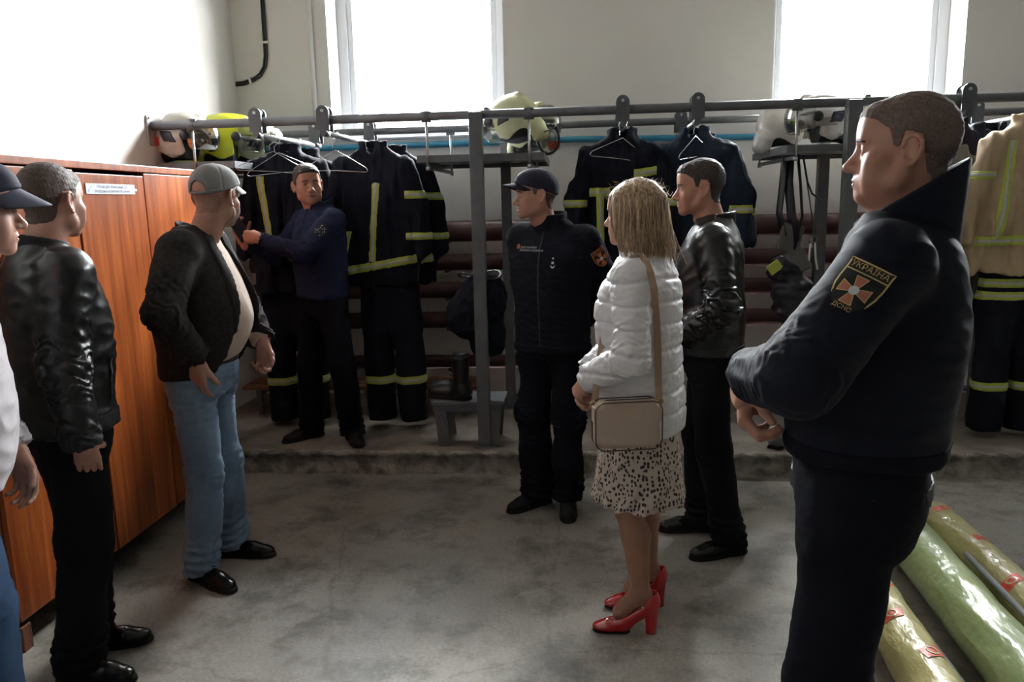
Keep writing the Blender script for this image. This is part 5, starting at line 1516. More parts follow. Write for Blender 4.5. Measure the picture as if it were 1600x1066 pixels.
def ribbon(pts, wdt, th, nm, m, parent):
    iv = parent.matrix_basis.inverted(); vs = []; N = len(pts)
    for i, (P0, side) in enumerate(pts):
        P0, sd = Vector(P0), Vector(side).normalized()
        tg = (Vector(pts[min(i + 1, N - 1)][0]) - Vector(pts[max(i - 1, 0)][0])).normalized()
        sd = (sd - tg * sd.dot(tg)).normalized(); nn = tg.cross(sd)
        for a, b2 in ((-1, -1), (1, -1), (1, 1), (-1, 1)): vs.append(iv @ (P0 + sd * a * wdt / 2 + nn * b2 * th / 2))
    fs = [(i * 4 + k, i * 4 + (k + 1) % 4, i * 4 + 4 + (k + 1) % 4, i * 4 + 4 + k) for i in range(N - 1) for k in range(4)] + [(3, 2, 1, 0), tuple(N * 4 - 4 + k for k in range(4))]
    return MB().add(vs, fs, 0, False).build(nm, m, parent)
zsh = 1.425
back = [(0.278, 0.925), (0.276, 0.98), (0.274, 1.05), (0.272, 1.12), (0.268, 1.2), (0.262, 1.27), (0.254, 1.33), (0.243, 1.38), (0.230, 1.415)]
pts = [((x, min(hug(x, z), 2.66) if z > 0.96 else 2.60, z), (1, 0, 0)) for x, z in back]
pts += [((0.215, 2.675, 1.440), (1, 0.2, 0)), ((0.190, 2.668, 1.425), (1, 0.0, 0.4))]
front = [(0.165, 1.39), (0.140, 1.33), (0.115, 1.25), (0.09, 1.15), (0.075, 1.06), (0.062, 0.98), (0.055, 0.925)]
pts += [((x, float(np.interp(z, [0.92, 0.99, 1.04, 1.3, 1.4], [2.60, 2.625, 2.70, 2.71, 2.67])), z), (1, 0, 0)) for x, z in front]
ribbon(pts, 0.024, 0.004, 'strap', M_STRAP, bag)
tag(bag, 'beige leather shoulder bag with tan strap hanging on the woman in white', 'handbag')

# ---------------------------------------------------------------- helmets
M_HWHITE = mat('scuffed_white_shell', (0.60, 0.56, 0.50), 0.35, col2=(0.72, 0.69, 0.64), nscale=18, spec=0.5, coat=0.2)
M_HYEL = mat('fluorescent_yellow_shell', (0.62, 0.68, 0.02), 0.3, coat=0.3)
M_HPALE = mat('glow_pale_yellow_shell', (0.55, 0.56, 0.30), 0.35, col2=(0.62, 0.63, 0.38), nscale=14, coat=0.2)
M_HDARK = mat('dark_plastic_trim', (0.018, 0.018, 0.025), 0.4)
M_RED_T = mat('red_reflective_tape', (0.6, 0.06, 0.025), 0.45)
M_LIME = mat('lime_reflective_tape', (0.42, 0.62, 0.02), 0.45)
M_GREYT = mat('grey_reflective_tape', (0.33, 0.30, 0.27), 0.4)
M_VIS = thin_glass('clear_visor', (0.82, 0.82, 0.80), 0.16)
M_VISG = thin_glass('gold_visor', (0.62, 0.52, 0.34), 0.30)
M_FOIL = mat('silver_foil_lining', (0.7, 0.7, 0.72), 0.25, metal=0.9, bump=0.9, bscale=60, bdist=0.01)

def helmet_proto(shell, visor, dark_plate=True, tapes=()):
    """front towards +y, rests on z = 0"""
    r = empty('fire_helmet')
    v = Vol((-0.17, -0.22, -0.02), (0.17, 0.21, 0.29), 0.0055)
    v.ell((0, -0.012, 0.145), (0.128, 0.158, 0.128))
    v.loft([(0.0, 0, -0.035, .098, .105), (0.06, 0, -0.03, .116, .126), (0.14, 0, -0.012, .126, .154)], 0.03, p=2.0, cap=0.02)
    v.cap((0, -0.15, 0.045), (0, -0.165, 0.02), 0.06, 0.05, 0.04)
    v.cap((0, 0.08, 0.240), (0, -0.09, 0.244), 0.022, 0.022, 0.03)
    solid = v.copy()
    # hollow and face opening
    v.ell((0, -0.015, 0.13), (0.112, 0.14, 0.115), 0.004, True)
    v.box((0, -0.03, 0.0), (0.10, 0.11, 0.06), 0.03, 0.01, True)
    v.box((0, 0.16, 0.055), (0.2, 0.13, 0.088), 0.03, 0.012, True)
    v.build('shell', shell, r)
    solid.slice(0.006, lambda X, Y, Z: np.maximum(np.abs(Z - 0.145 - 0.08 * Y) - 0.006, 0.03 - Y), 0.003).cut(lambda X, Y, Z: -solid.d + 0.004).build('front_rim', M_HDARK, r)
    # visor: a curved shell under and over the brow
    q = Vol((-0.17, 0.0, 0.02), (0.17, 0.22, 0.26), 0.0042)
    q.ell((0, 0.0, 0.14), (0.138, 0.178, 0.15)); q.ell((0, 0.0, 0.14), (0.130, 0.170, 0.142), 0.0, True)
    q.cut(lambda X, Y, Z: np.maximum(np.maximum(Z - 0.225, 0.065 - Z), 0.055 + 0.12 * np.abs(Z - 0.14) - Y), 0.004)
    q.build('visor', visor, r)
    solid.slice(-0.02, lambda X, Y, Z: np.maximum(Z - 0.11, Y - 0.02)).build('liner', M_BLACK, r)
    for s in (-1, 1):
        o = Vol((-0.16, -0.1, 0.02), (0.16, 0.12, 0.2), 0.005)
        MB().lathe([(0.0001, 0.012), (0.022, 0.010), (0.026, 0.0)], 16, Matrix.Translation((s * 0.132, 0.05, 0.14)) @ Matrix.Rotation(s * math.pi / 2, 4, 'Y')).build('visor_pivot', M_HDARK, r)
        if dark_plate:
            solid.slice(0.004, lambda X, Y, Z, s=s: np.maximum(np.maximum(np.abs(Y + 0.045 + 0.5 * (Z - 0.13)) - 0.036, np.abs(Z - 0.13 + 0.12 * Y) - 0.028), -s * X), 0.004).build('side_plate', M_HDARK, r)
    for fn, m, nm in tapes:
        solid.slice(0.0035, fn, 0.002).build(nm, m, r)
    r['proto'] = 1
    return r
def dup_tree(o, parent=None):
    c = o.copy(); COL.objects.link(c); c.parent = parent
    for ch in [q for q in o.children]: dup_tree(ch, c)
    return c
def place(root, loc, rz, label, cat, group, rx=0.0, ry=0.0, scale=None, first=False):
    scale = scale or (1.13 if cat == 'helmet' else 1.0)
    o = root if first else dup_tree(root)
    if 'proto' in o: del o['proto']
    o.location = loc; o.rotation_euler = (math.radians(rx), math.radians(ry), math.radians(rz)); o.scale = (scale,) * 3
    tag(o, label, cat, group)
    return o
SZ = SHELF_Z + 0.003
HG = 'fire helmets on the rack shelves'
side = lambda s: (lambda X, Y, Z: np.maximum(np.maximum(np.abs(Z - 0.115) - 0.022, np.abs(Y + 0.115) - 0.03), -s * X))
hA = helmet_proto(M_HWHITE, M_VISG, True, [(lambda X, Y, Z: np.maximum(np.abs(Z - 0.115) - 0.024, Y + 0.10), M_RED_T, 'red_tape')])
t = link('lettering', text_mesh('Dräger', 0.022), M_HDARK, hA); t.location = (0.1265, -0.02, 0.035); t.rotation_euler = (math.radians(90), 0, math.radians(90))
place(hA, (-2.415, 4.745, SZ), -90, 'scuffed white fire helmet with red tape, nearest the left wall', 'helmet', HG, first=True)
hB = helmet_proto(M_HYEL, M_VIS, False)
place(hB, (-2.27, 5.04, SZ), -75, 'bright yellow fire helmet behind the white one on the left shelf', 'helmet', HG, first=True, scale=1.2)
hC = helmet_proto(M_HPALE, M_VIS, True)
place(hC, (-2.21, 5.31, SZ), -60, 'pale yellow fire helmet at the back of the left shelf', 'helmet', HG, first=True)
place(hC, (-0.375, 4.86, SZ + 0.055), 60, 'pale yellow fire helmet with dark plate, front of the middle shelf', 'helmet', HG, rx=-14)
place(hC, (-0.255, 5.16, SZ + 0.04), -125, 'pale yellow fire helmet tipped back behind another on the middle shelf', 'helmet', HG, rx=12)
hD = helmet_proto(M_HWHITE, M_VIS, True, [(lambda X, Y, Z: np.maximum(np.abs(Z - 0.115) - 0.022, np.abs(Y - 0.01) - 0.06), M_GREYT, 'grey_tape')])
t = link('lettering', text_mesh('Dräger', 0.02), M_HDARK, hD); t.location = (-0.122, -0.085, 0.048); t.rotation_euler = (math.radians(90), 0, math.radians(-90))
place(hD, (1.42, 4.80, SZ), 92, 'clean white fire helmet with dark side plate on the right shelf', 'helmet', HG, first=True)
hE = helmet_proto(M_HWHITE, M_VISG, False, [(lambda X, Y, Z: np.maximum(np.abs(Z - 0.14) - 0.028 + 0.5 * np.abs(((np.abs(Y) / 0.05) % 1.0) - 0.5) * 0.06, np.abs(Y + 0.06) - 0.05), M_LIME, 'lime_tape')])
place(hE, (1.315, 5.14, SZ), -62, 'white fire helmet with lime tape and gold visor on the right shelf', 'helmet', HG, first=True)
place(hC, (1.715, 5.14, SZ), 100, 'pale yellow fire helmet at the far end of the right shelf', 'helmet', HG)
# breathing mask and foil bag lying with the middle helmets
mk = empty('breathing_mask', (-0.17, 4.80, SZ), math.radians(-30))
q = Vol((-0.12, -0.12, -0.02), (0.12, 0.12, 0.19), 0.005); q.ell((0, 0, 0.085), (0.075, 0.055, 0.085)); q.ell((0, -0.02, 0.085), (0.066, 0.05, 0.075), 0, True); q.cut(lambda X, Y, Z: -Y - 0.0, 0.003)
q.build('face_shield', M_VIS, mk)
MB().tube([(0.075 * math.cos(t), 0, 0.085 + 0.085 * math.sin(t)) for t in np.linspace(0, 2 * math.pi, 25)[:-1]], 0.009, 8, closed=True).build('rubber_seal', M_BLACK, mk)
MB().lathe([(0.001, 0.05), (0.026, 0.05), (0.030, 0.03), (0.034, 0.0), (0.001, 0.0)], 16, Matrix.Translation((0, 0.045, 0.05)) @ Matrix.Rotation(-math.pi / 2, 4, 'X')).build('filter_port', M_RED_T, mk)
for s in (-1, 1):
    MB().tube([(s * 0.07, 0, 0.12), (s * 0.085, -0.05, 0.15), (s * 0.03, -0.10, 0.12)], 0.007, 6, flat=(1, 0.4)).build('strap', M_BLACK, mk)
tag(mk, 'breathing mask with clear face shield and red port on the middle shelf', 'mask')

# ---------------------------------------------------------------- hanging turnout coats
M_TURN = mat('dark_navy_turnout_cloth', (0.006, 0.007, 0.012), 0.85, spec=0.12, col2=(0.011, 0.012, 0.02), nscale=12, bump=0.3, bscale=160)
M_TURN2 = mat('blue_navy_turnout_cloth', (0.010, 0.016, 0.03), 0.8, spec=0.2, col2=(0.014, 0.022, 0.04), nscale=12, bump=0.3, bscale=160)
M_TAN = mat('tan_turnout_cloth', (0.36, 0.26, 0.16), 0.85, col2=(0.43, 0.32, 0.20), nscale=10, bump=0.3, bscale=160)
M_TLIME = mat('lime_reflective_stripe', (0.42, 0.49, 0.07), 0.5)
M_TSILV = mat('silver_reflective_stripe', (0.42, 0.43, 0.38), 0.35, col2=(0.5, 0.5, 0.45), nscale=40)
M_TORG = mat('orange_reflective_stripe', (0.5, 0.22, 0.08), 0.5)
def vst(x0, slope, z0, z1, w=0.05, front=-1):
    return lambda X, Y, Z, ww=w: np.maximum(np.maximum(np.abs(X - x0 - slope * (Z - z1)) - ww / 2, np.maximum(Z - z1, z0 - Z)), -front * Y * 1.0 - 0.01)
def hst(zc, slope, x0, x1, w=0.05, front=None):
    def f(X, Y, Z, ww=w):
        d = np.maximum(np.abs(Z - zc - slope * X) - ww / 2, np.maximum(x0 - X, X - x1))
        return d if front is None else np.maximum(d, -front * Y)
    return f
def coat_proto(name, cloth, stripes, seed, length=0.86, wid=1.0, dep=1.0, h=0.008, sleeve_out=0.30, edge=None, collar=True, neck_open=True):
    """hangs from the neck at the origin; front towards -y"""
    edge = edge or M_TLIME
    r = empty(name)
    L = length
    v = Vol((-0.42 * wid - 0.03, -0.2, -L - 0.06), (0.42 * wid + 0.03, 0.2, 0.14), h)
    v.loft([(-L, 0, 0.0, .275 * wid, .085 * dep), (-L * 0.72, 0, 0, .262 * wid, .092 * dep), (-L * 0.45, 0, 0, .245 * wid, .088 * dep), (-0.2, 0, 0, .235 * wid, .08 * dep), (-0.10, 0, 0.0, .195 * wid, .062 * dep), (-0.03, 0, 0.005, .11 * wid, .05 * dep), (0.02, 0, 0.01, .07, .045)], p=2.4)
    for s in (-1, 1):
        v.cap((s * 0.06, 0, -0.045), (s * 0.195 * wid, 0, -0.115), 0.035, 0.055, 0.05)
        v.cap((s * 0.20 * wid, 0, -0.12), (s * sleeve_out * 0.94 * wid, -0.01, -0.38), 0.066, 0.066, 0.03); v.cap((s * sleeve_out * 0.94 * wid, -0.01, -0.38), (s * (sleeve_out + 0.015) * wid, -0.015, -0.64), 0.066, 0.056, 0.03)
    if collar:
        v.loft([(-0.03, 0, 0.012, .088, .058), (0.045, 0, 0.022, .100, .060)], 0.02)
        v.loft([(0.0, 0, 0.012, .062, .034), (0.12, 0, 0.012, .074, .038)], 0.006, True, cap=0.0)
        if neck_open: v.box((0, -0.07, 0.06), (0.03, 0.06, 0.09), 0.01, 0.02, True)
    wa, wb = Waves(0.16, seed, 7, (1.4, 1.0, 0.28)), Waves(0.07, seed + 3, 6, (1.3, 1.0, 0.5))
    v.disp(lambda x, y, z: (0.004 + 0.014 * np.clip((-z - 0.1) / 0.5, 0, 1)) * wa(x, y, z) + 0.004 * wb(x, y, z))
    v.cut(lambda X, Y, Z: -L + 0.012 * np.sin(X * 23 + seed) - Z)
    v.build('coat_body', cloth, r)
    v.slice(0.003, lambda X, Y, Z: np.maximum(np.maximum(np.abs(X + 0.012) - 0.018, Z + 0.02), Y), 0.002).build('front_flap', cloth, r)
    for fn in stripes:
        s = v.slice(0.004, lambda X, Y, Z: fn(X, Y, Z) + 0 * Z, 0.0).build('reflective_stripe', edge, r)
        v.slice(0.0065, lambda X, Y, Z: fn(X, Y, Z, 0.024) + 0 * Z, 0.0).build('silver_centre', M_TSILV, s)
    r['proto'] = 1
    return r
CG = 'turnout coats hanging on the rack'
def sleeve_band(z, s, wid=1.0): return hst(z, 0.0, (0.215 if s > 0 else -0.5) * wid, (0.5 if s > 0 else -0.215) * wid)
c1 = coat_proto('turnout_coat', M_TURN, [vst(-0.16, -0.10, -0.66, -0.16), vst(0.16, 0.28, -0.66, -0.28), hst(-0.68, -0.30, -0.3, 0.26, 0.055)], 101, 0.92)
place(c1, (-1.87, 4.95, 1.985), 6, 'dark turnout coat with two lime stripes hanging left of the man in navy polo', 'coat', CG, first=True)
c2 = coat_proto('turnout_coat', M_TURN, [vst(0.04, 0.10, -0.72, -0.22), vst(-0.16, 0.25, -0.80, -0.52), hst(-0.745, 0.16, -0.32, 0.27, 0.058), sleeve_band(-0.30, 1), sleeve_band(-0.56, 1)], 113, 0.88, 1.02)
place(c2, (-1.295, 4.93, 1.985), -4, 'dark turnout coat with lime hem band hanging right of the man in navy polo', 'coat', CG, first=True)
c3 = coat_proto('turnout_coat', M_TURN, [hst(-0.335, 0.0, -0.205, -0.075, 0.055, -1), vst(-0.14, 0.0, -0.86, -0.33, 0.05), hst(-0.24, 0.14, 0.06, 0.20, 0.055, -1), sleeve_band(-0.40, -1), sleeve_band(-0.40, 1)], 127, 0.92, 1.0)
place(c3, (0.275, 4.84, 2.005), 3, 'dark turnout coat with T-shaped lime stripe hanging behind the woman', 'coat', CG, first=True)
c4 = coat_proto('turnout_coat', M_TURN2, [sleeve_band(-0.46, 1), sleeve_band(-0.46, -1), hst(-0.50, 0.0, 0.02, 0.2, 0.055, -1)], 139, 0.92, 1.0, 1.2)
place(c4, (0.72, 4.95, 2.010), -10, 'blue-navy turnout coat with raised collar hanging behind the man in leather', 'coat', CG, first=True)
place(c4, (0.80, 5.22, 1.99), -12, 'blue-navy turnout coat at the back of its bar behind another coat', 'coat', CG)
place(c2, (-1.225, 5.18, 1.975), -9, 'second turnout coat on its bar, edge showing right of the front one', 'coat', CG)
place(c1, (-1.84, 5.22, 1.97), 10, 'dark turnout coat behind the front one beside the left shelf', 'coat', CG)
c5 = coat_proto('turnout_coat', M_TURN, [hst(-0.33, 0.0, -0.4, 0.4, 0.07)], 151, 0.95, 0.95, edge=M_TORG)
place(c5, (2.27, 5.02, 2.02), 8, 'dark coat with an orange band hanging behind the big officer', 'coat', CG, first=True)
c6 = coat_proto('turnout_coat', M_TAN, [vst(-0.135, 0.10, -0.67, -0.10, 0.055), vst(0.135, -0.10, -0.67, -0.10, 0.055), hst(-0.66, 0.02, -0.3, 0.3, 0.06), sleeve_band(-0.29, -1), sleeve_band(-0.29, 1)], 163, 0.86, 1.06)
place(c6, (2.58, 4.74, 2.005), 4, 'tan turnout coat with lime stripes hanging at the right edge', 'coat', CG, first=True)
place(c5, (2.50, 5.05, 1.99), -6, 'dark coat hanging behind the tan coat', 'coat', CG)
c7 = coat_proto('turnout_coat', mat('grey_turnout_cloth', (0.11, 0.11, 0.10), 0.85, bump=0.3, bscale=160), [hst(-0.55, 0, -0.4, 0.4, 0.06)], 171, 0.90, 0.85)
place(c7, (2.36, 4.98, 1.86), 20, 'grey coat with a pale band squeezed between dark and tan coats', 'coat', CG, first=True)

# wire hangers
def hanger_mesh():
    pts = [(0.0, 0, 0.085), (0.012, 0, 0.10), (0.03, 0, 0.105), (0.045, 0, 0.092), (0.042, 0, 0.07), (0.018, 0, 0.05), (0.0, 0, 0.035), (0, 0, 0.01)]
    mb = MB().tube([(x - 0.022, y, z) for x, y, z in pts], 0.0022, 6)
    tri = [(-0.022, 0, 0.01), (0.0, 0, 0.0), (0.09, 0, -0.045), (0.20, 0, -0.10), (0.215, 0, -0.118), (0.20, 0, -0.128), (0, 0, -0.122), (-0.20, 0, -0.128), (-0.215, 0, -0.118), (-0.20, 0, -0.10), (-0.09, 0, -0.045)]
    mb.tube(tri[1:], 0.0022, 6, closed=True)
    return mb.mesh('wire_hanger')
HM = hanger_mesh(); HM.materials.append(M_CHROME)
for i, (x, y, z, rz, ry, lab) in enumerate(((-1.86, 4.72, 1.965, 28, 4, 'nearest empty wire hanger on the left coat bar'), (-1.85, 4.775, 1.96, 40, -5, 'second empty wire hanger on the left coat bar'), (-1.80, 5.0, 1.955, -35, 9, 'empty wire hanger between the two left coats'),
        (-1.46, 4.70, 1.96, -12, 3, 'wire hanger in front of the coat right of the man in polo'), (0.272, 4.74, 1.985, 30, 6, 'small wire hanger on the bar above the T-striped coat'), (0.70, 4.75, 1.985, 55, -4, 'wire hanger on the bar above the blue-navy coat'))):
    o = link('wire_hanger', HM); o.location = (x, y, z); o.rotation_euler = (0, math.radians(ry), math.radians(rz))
    tag(o, lab, 'hanger', 'wire hangers on the coat bars')

# hanging trousers under the tan coat and dark ones under the left coats
def trousers_proto(cloth, bands, seed, L=0.98):
    r = empty('turnout_trousers')
    v = Vol((-0.28, -0.16, -L - 0.03), (0.28, 0.16, 0.05), 0.008)
    v.loft([(-0.30, 0, 0, .20, .085), (-0.15, 0, 0, .205, .09), (0, 0, 0, .19, .08)], p=2.4)
    for s in (-1, 1): v.cap((s * 0.10, 0, -0.22), (s * 0.115, 0, -L), 0.10, 0.09, 0.04)
    wa = Waves(0.15, seed, 7, (1.3, 1, 0.35)); v.disp(lambda x, y, z: 0.008 * wa(x, y, z)); v.cut(lambda X, Y, Z: -L - Z + 0 * X)
    v.build('trouser_legs', cloth, r)
    for z in bands:
        fn = hst(z, 0.0, -0.5, 0.5, 0.055)
        s = v.slice(0.004, lambda X, Y, Z: fn(X, Y, Z) + 0 * Y).build('reflective_stripe', M_TLIME, r); v.slice(0.0065, lambda X, Y, Z: fn(X, Y, Z, 0.022) + 0 * Y).build('silver_centre', M_TSILV, s)
    for s in (-1, 1):
        MB().tube([(s * 0.09, -0.07, -0.03), (s * 0.10, -0.05, 0.06), (s * 0.09, 0.03, 0.08), (s * 0.07, 0.07, -0.02)], 0.014, 6, flat=(1, 0.25)).build('brace', M_HDARK, r)
    r['proto'] = 1
    return r
tp = trousers_proto(M_TURN, [-0.075, -0.15, -0.70], 181)
place(tp, (2.60, 4.80, 1.165), 3, 'black turnout trousers with lime bands below the tan coat', 'trousers', 'hanging turnout trousers', first=True)
tq = trousers_proto(M_TURN, [-0.62], 187, 0.9)
place(tq, (-1.22, 4.95, 1.10), -5, 'dark turnout trousers below the coat right of the man in polo', 'trousers', 'hanging turnout trousers', first=True)
place(tq, (-1.92, 5.02, 1.08), 8, 'dark turnout trousers below the coat left of the man in polo', 'trousers', 'hanging turnout trousers')

# harness of straps hanging from the right shelf
hs = empty('harness', (1.30, 4.78, SHELF_Z - 0.10))
def strap(pts, w=0.022, m=None, nm='strap'):
    MB().tube(pts, w, 8, flat=(1, 0.22)).build(nm, m or M_HDARK, hs)
strap([(-0.075, 0, 0.05), (-0.085, -0.01, -0.1), (-0.10, -0.02, -0.28), (-0.07, -0.03, -0.42)]); strap([(-0.045, 0, 0.05), (-0.05, -0.01, -0.1), (-0.03, -0.03, -0.3), (0.0, -0.03, -0.45)], 0.026)
strap([(0.0, 0, 0.06), (0.02, -0.01, -0.12), (0.035, -0.02, -0.3), (0.0, -0.02, -0.5)], 0.03); strap([(0.03, 0, 0.05), (0.055, -0.02, -0.1), (0.085, -0.02, -0.17), (0.14, -0.02, -0.21)], 0.014)
strap([(0.05, 0, -0.05), (0.09, -0.02, -0.3), (0.10, -0.03, -0.42)], 0.012)
q = Vol((-0.16, -0.1, -0.95), (0.16, 0.1, 0.0), 0.008)
q.box((-0.03, -0.02, -0.43), (0.07, 0.014, 0.085), 0.012, M=rot3(0, 14, 10)); q.box((0.02, -0.02, -0.57), (0.065, 0.014, 0.07), 0.012, 0.02, M=rot3(0, -24, -8))
q.build('back_plate', mat('grey_webbing_plate', (0.11, 0.105, 0.10), 0.7), hs)
q = Vol((-0.2, -0.14, -1.0), (0.2, 0.14, -0.4), 0.009); wv = Waves(0.1, 5)
q.ell((0.0, 0.02, -0.78), (0.12, 0.08, 0.19)); q.ell((-0.07, 0.0, -0.62), (0.07, 0.06, 0.08), 0.04); q.disp(lambda x, y, z: 0.012 * wv(x, y, z))
q.build('pouch', M_HDARK, hs)
MB().box(-0.04, 0.04, -0.012, 0.004, -0.03, 0.03, TR((-0.125, -0.06, -0.60), ry=-38)).build('yellow_tab', M_TLIME, hs)
MB().tube([(0.10 + 0.026 * math.cos(t), -0.03, -0.44 + 0.026 * math.sin(t)) for t in np.linspace(0, 2 * math.pi, 15)[:-1]], 0.005, 6, closed=True).build('ring', M_STEEL, hs)
for s in (-1, 1): MB().tube([(0.10 + s * 0.012, -0.03, -0.46), (0.10 + s * 0.02, -0.035, -0.56), (0.105 + s * 0.03, -0.03, -0.62)], 0.006, 6).build('cord', M_WHITE, hs)
tag(hs, 'tangled black strap harness with grey plate hanging from the right shelf', 'harness')

# ---------------------------------------------------------------- step stool, boots, bunched trousers
st = empty('step_stool', (-0.68, 4.66, PLAT_Z))
MB().box(-0.225, 0.225, -0.14, 0.14, 0.265, 0.285, bev=0.004).build('top', M_STEEL, st)
MB().box(-0.215, 0.215, -0.135, -0.128, 0.225, 0.265).build('apron', M_STEELD, st)
for s in (-1, 1):
    MB().prism([(s * 0.21, 0.265), (s * 0.185, 0.0), (s * 0.115, 0.0), (s * 0.135, 0.265)], -0.134, -0.120).build('leg', M_STEEL, st)
    MB().prism([(s * 0.21, 0.265), (s * 0.185, 0.0), (s * 0.115, 0.0), (s * 0.135, 0.265)], 0.120, 0.134).build('leg', M_STEEL, st)
tag(st, 'low grey steel step stool at the foot of the rack post', 'stool')
def boot_mesh():
    v = Vol((-0.07, -0.1, -0.01), (0.07, 0.24, 0.30), 0.006)
    v.ell((0, -0.03, 0.05), (0.042, 0.05, 0.05)); v.cap((0, -0.02, 0.05), (0, 0.10, 0.035), 0.042, 0.045, 0.03); v.ell((0, 0.15, 0.038), (0.046, 0.062, 0.04), 0.03); v.cap((0, -0.012, 0.07), (0, -0.02, 0.26), 0.048, 0.055, 0.03)
    v.cut(lambda X, Y, Z: np.maximum(0.014 - Z, Z - 0.27), 0.004)
    return v.mesh('boot')
BT = boot_mesh(); BT.materials.append(mat('black_boot_leather', (0.012, 0.013, 0.013), 0.32))
so = Vol((-0.08, -0.11, -0.01), (0.08, 0.26, 0.05), 0.006); so.cap((0, -0.04, 0), (0, 0.1, 0), 0.046, 0.05); so.ell((0, 0.15, 0), (0.05, 0.066, 0.06), 0.02); so.cut(lambda X, Y, Z: np.maximum(Z - 0.022, 0.0005 - Z))
BS = so.mesh('boot_sole'); BS.materials.append(M_SOLE)
for i, (x, y, rz, lab) in enumerate(((-0.74, 4.60, 72, 'black boot on the step stool, toe nearest the camera'), (-0.76, 4.735, 80, 'black boot at the back of the step stool'))):
    b = empty('boot', (x, y, PLAT_Z + 0.286), math.radians(rz))
    link('upper', BT, None, b); link('sole', BS, None, b)
    mb = MB()
    for k in range(5): mb.tube([(-0.025, 0.052 - k * 0.006, 0.085 + k * 0.03), (0, 0.062 - k * 0.006, 0.09 + k * 0.03), (0.025, 0.052 - k * 0.006, 0.085 + k * 0.03)], 0.003, 6)
    mb.build('lace', M_SOLE, b)
    tag(b, lab, 'boot', 'boots on the step stool')
q = Vol((-0.27, -0.22, -0.04), (0.27, 0.22, 0.55), 0.009)
q.ell((0.06, 0.0, 0.36), (0.15, 0.12, 0.15)); q.ell((-0.05, 0.0, 0.25), (0.12, 0.10, 0.14), 0.05); q.ell((0.08, 0.0, 0.12), (0.11, 0.10, 0.13), 0.05); q.cap((0.09, 0, 0.06), (0.09, 0.0, 0.4), 0.09, 0.1, 0.05)
wa = Waves(0.09, 71, 7); q.disp(lambda x, y, z: 0.016 * np.abs(wa(x, y, z)) - 0.006); q.cut(lambda X, Y, Z: 0.002 - Z)
bp = empty('bunched_trousers', (-0.645, 4.66, PLAT_Z + 0.55))
q.build('cloth_heap', M_TURN, bp)
MB().tube([(0.05 + 0.13 * math.cos(t), 0.11 * math.sin(t), 0.50 + 0.02 * math.sin(2 * t)) for t in np.linspace(0, 2 * math.pi, 22)[:-1]], 0.012, 6, closed=True, flat=(1, 0.5)).build('waistband', M_HDARK, bp)
tag(bp, 'bunched black turnout trousers standing over the boots beside the post', 'trousers')
clg = empty('rubber_clog', (1.23, 4.62, PLAT_Z), math.radians(150))
v = Vol((-0.07, -0.16, -0.01), (0.07, 0.16, 0.12), 0.006); v.cap((0, -0.09, 0.04), (0, 0.07, 0.04), 0.04, 0.05); v.ell((0, 0.09, 0.045), (0.05, 0.06, 0.05), 0.03); v.cap((0, -0.1, 0.1), (0, 0.02, 0.085), 0.04, 0.036, 0.01, True); v.cut(lambda X, Y, Z: 0.015 - Z)
v.build('upper', mat('grey_rubber', (0.10, 0.10, 0.105), 0.6), clg)
MB().box(-0.045, 0.045, -0.13, 0.14, 0.0, 0.016, bev=0.006).build('sole', M_SOLE, clg)
tag(clg, 'grey rubber clog on the platform behind the leather-jacket man', 'shoe')
# red and white striped box behind the right-hand coats, on a stand
bx = empty('equipment_case', (2.36, 5.25, PLAT_Z))
MB().box(-0.22, 0.22, -0.15, 0.15, 0.62, 0.98, bev=0.01).build('case', M_HDARK, bx)
MB().box(-0.222, 0.222, -0.153, -0.150, 0.90, 0.945).build('red_stripe', M_RED_T, bx)
MB().box(-0.222, 0.222, -0.153, -0.150, 0.945, 0.975).build('white_stripe', M_WHITE, bx)
for sx in (-1, 1):
    for sy in (-1, 1): MB().box(sx * 0.20 - 0.02, sx * 0.20 + 0.02, sy * 0.13 - 0.02, sy * 0.13 + 0.02, 0, 0.62).build('leg', M_STEEL, bx)
MB().box(-0.2, 0.2, -0.13, 0.13, 0.20, 0.22).build('lower_shelf', M_STEEL, bx)
tag(bx, 'dark case with a red and white stripe on a stand behind the coats', 'case')

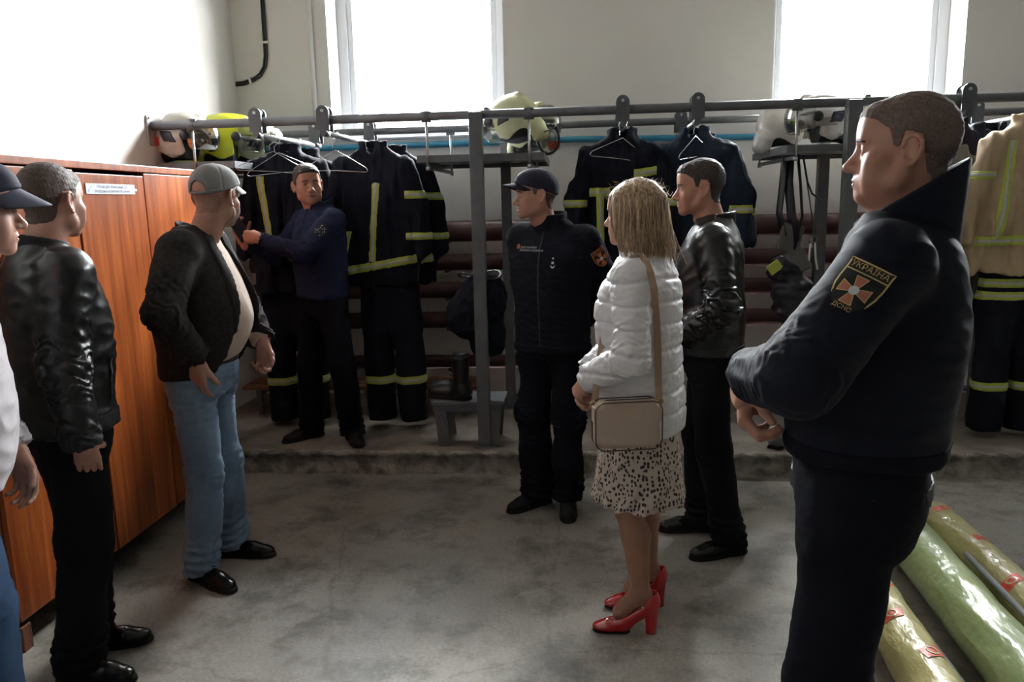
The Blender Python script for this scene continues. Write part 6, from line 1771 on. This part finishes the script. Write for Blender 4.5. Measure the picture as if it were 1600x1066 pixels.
# ---------------------------------------------------------------- rolls and tubes on the floor at the right
M_RYEL = mat('yellow_foam_in_film', (0.42, 0.37, 0.15), 0.34, col2=(0.52, 0.47, 0.22), nscale=9, coat=0.4, bump=0.9, bscale=26, bdist=0.012, stretch=(1, 0.45, 1))
M_RGRN = mat('green_foam_in_film', (0.27, 0.34, 0.15), 0.34, col2=(0.34, 0.42, 0.2), nscale=6, coat=0.35, bump=0.8, bscale=20, bdist=0.012, stretch=(1, 0.4, 1))
M_TUBE = mat('grey_plastic_tube', (0.24, 0.25, 0.26), 0.4)
def roll(a, b, rad, m, seed, lab, marks):
    a, b = Vector(a), Vector(b); L = (b - a).length
    e = empty('foam_roll', a)
    M = frame_y = Matrix(((1, 0, 0), (0, 1, 0), (0, 0, 1)))
    d = (b - a).normalized(); rzz = math.atan2(-d.x, d.y); e.rotation_euler = (0, 0, rzz)
    v = Vol((-rad - 0.03, -0.03, -rad - 0.01), (rad + 0.03, L + 0.03, rad + 0.03), 0.009)
    v.cap((0, rad * 0.25, 0), (0, L, 0), rad, rad); v.cut(lambda X, Y, Z: -Y + 0 * Z, 0.02)
    w1, w2 = Waves(0.12, seed, 7, (1.3, 0.6, 1.3)), Waves(0.045, seed + 1, 7, (1.2, 0.5, 1.2))
    v.disp(lambda x, y, z: 0.0022 * w1(x, y, z) + 0.0016 * np.abs(w2(x, y, z)))
    v.cut(lambda X, Y, Z: -rad + 0.004 - Z, 0.01)
    o = v.build('wrapped_foam', m, e)
    for (x, y, sz, ang) in marks:
        c, s = math.cos(ang), math.sin(ang)
        sq = [(-sz * 1.5, -sz * 0.8), (sz * 1.1, -sz * 0.8), (sz * 1.5, sz * 0.8), (-sz * 1.1, sz * 0.8)]
        mk_ = decal(e, poly_mesh([[(x + q[0] * c - q[1] * s, y + q[0] * s + q[1] * c) for q in sq]]), o, (0, 0, rad), (0.0, 0, 1), (0, 1, 0), M_RED_T, 0.003, 'red_logo')
        rg_ = [(x + sz * 0.55 * math.cos(t), y + sz * 0.55 * math.sin(t)) for t in np.linspace(0, 6.283, 13)[:-1]]
        decal(mk_, poly_mesh(strip_poly(rg_, sz * 0.2)), o, (0, 0, rad), (0, 0, 1), (0, 1, 0), m, 0.005, 'logo_ring')
    tag(e, lab, 'roll', None)
    return e
R_ = 0.092
roll((1.675, 3.62, R_), (1.665, 2.0, R_), R_, M_RYEL, 5, 'yellow foam roll with red printed logos, farther right on the floor', [(0.0, 0.10, 0.03, 0.3), (-0.03, 0.42, 0.032, 0.2), (0.045, 0.78, 0.032, 0.4), (0.03, 1.15, 0.032, 0.2)])
roll((1.475, 3.48, 0.105), (1.375, 2.0, 0.105), 0.105, M_RGRN, 15, 'pale green foam roll in shiny film between the two yellow rolls', [])
roll((1.150, 3.10, 0.088), (1.085, 2.0, 0.088), 0.088, M_RYEL, 25, 'yellow foam roll with red printed logos beside the big officer', [(0.0, 0.30, 0.03, -0.3), (0.03, 0.52, 0.03, 0.2), (-0.02, 0.75, 0.032, 0.5)])
for i, (a, b, rr, lab) in enumerate((((1.285, 3.12, 0.013), (1.250, 2.0, 0.013), 0.013, 'thin grey tube between the green roll and the left yellow roll'), ((1.585, 3.1, 0.155), (1.520, 2.0, 0.155), 0.012, 'thin grey tube lying on top between green and yellow rolls'),
        ((1.835, 3.90, 0.020), (1.775, 2.3, 0.020), 0.020, 'grey tube right of the yellow roll, reaching farthest back'), ((1.885, 3.80, 0.016), (1.845, 2.3, 0.016), 0.016, 'rightmost grey tube on the floor beside the rolls'))):
    a, b = Vector(a), Vector(b)
    o = MB().tube([(0, 0, 0), (b - a)], rr, 14).build('plastic_tube', M_TUBE); o.location = a
    tag(o, lab, 'tube', 'grey tubes beside the foam rolls')
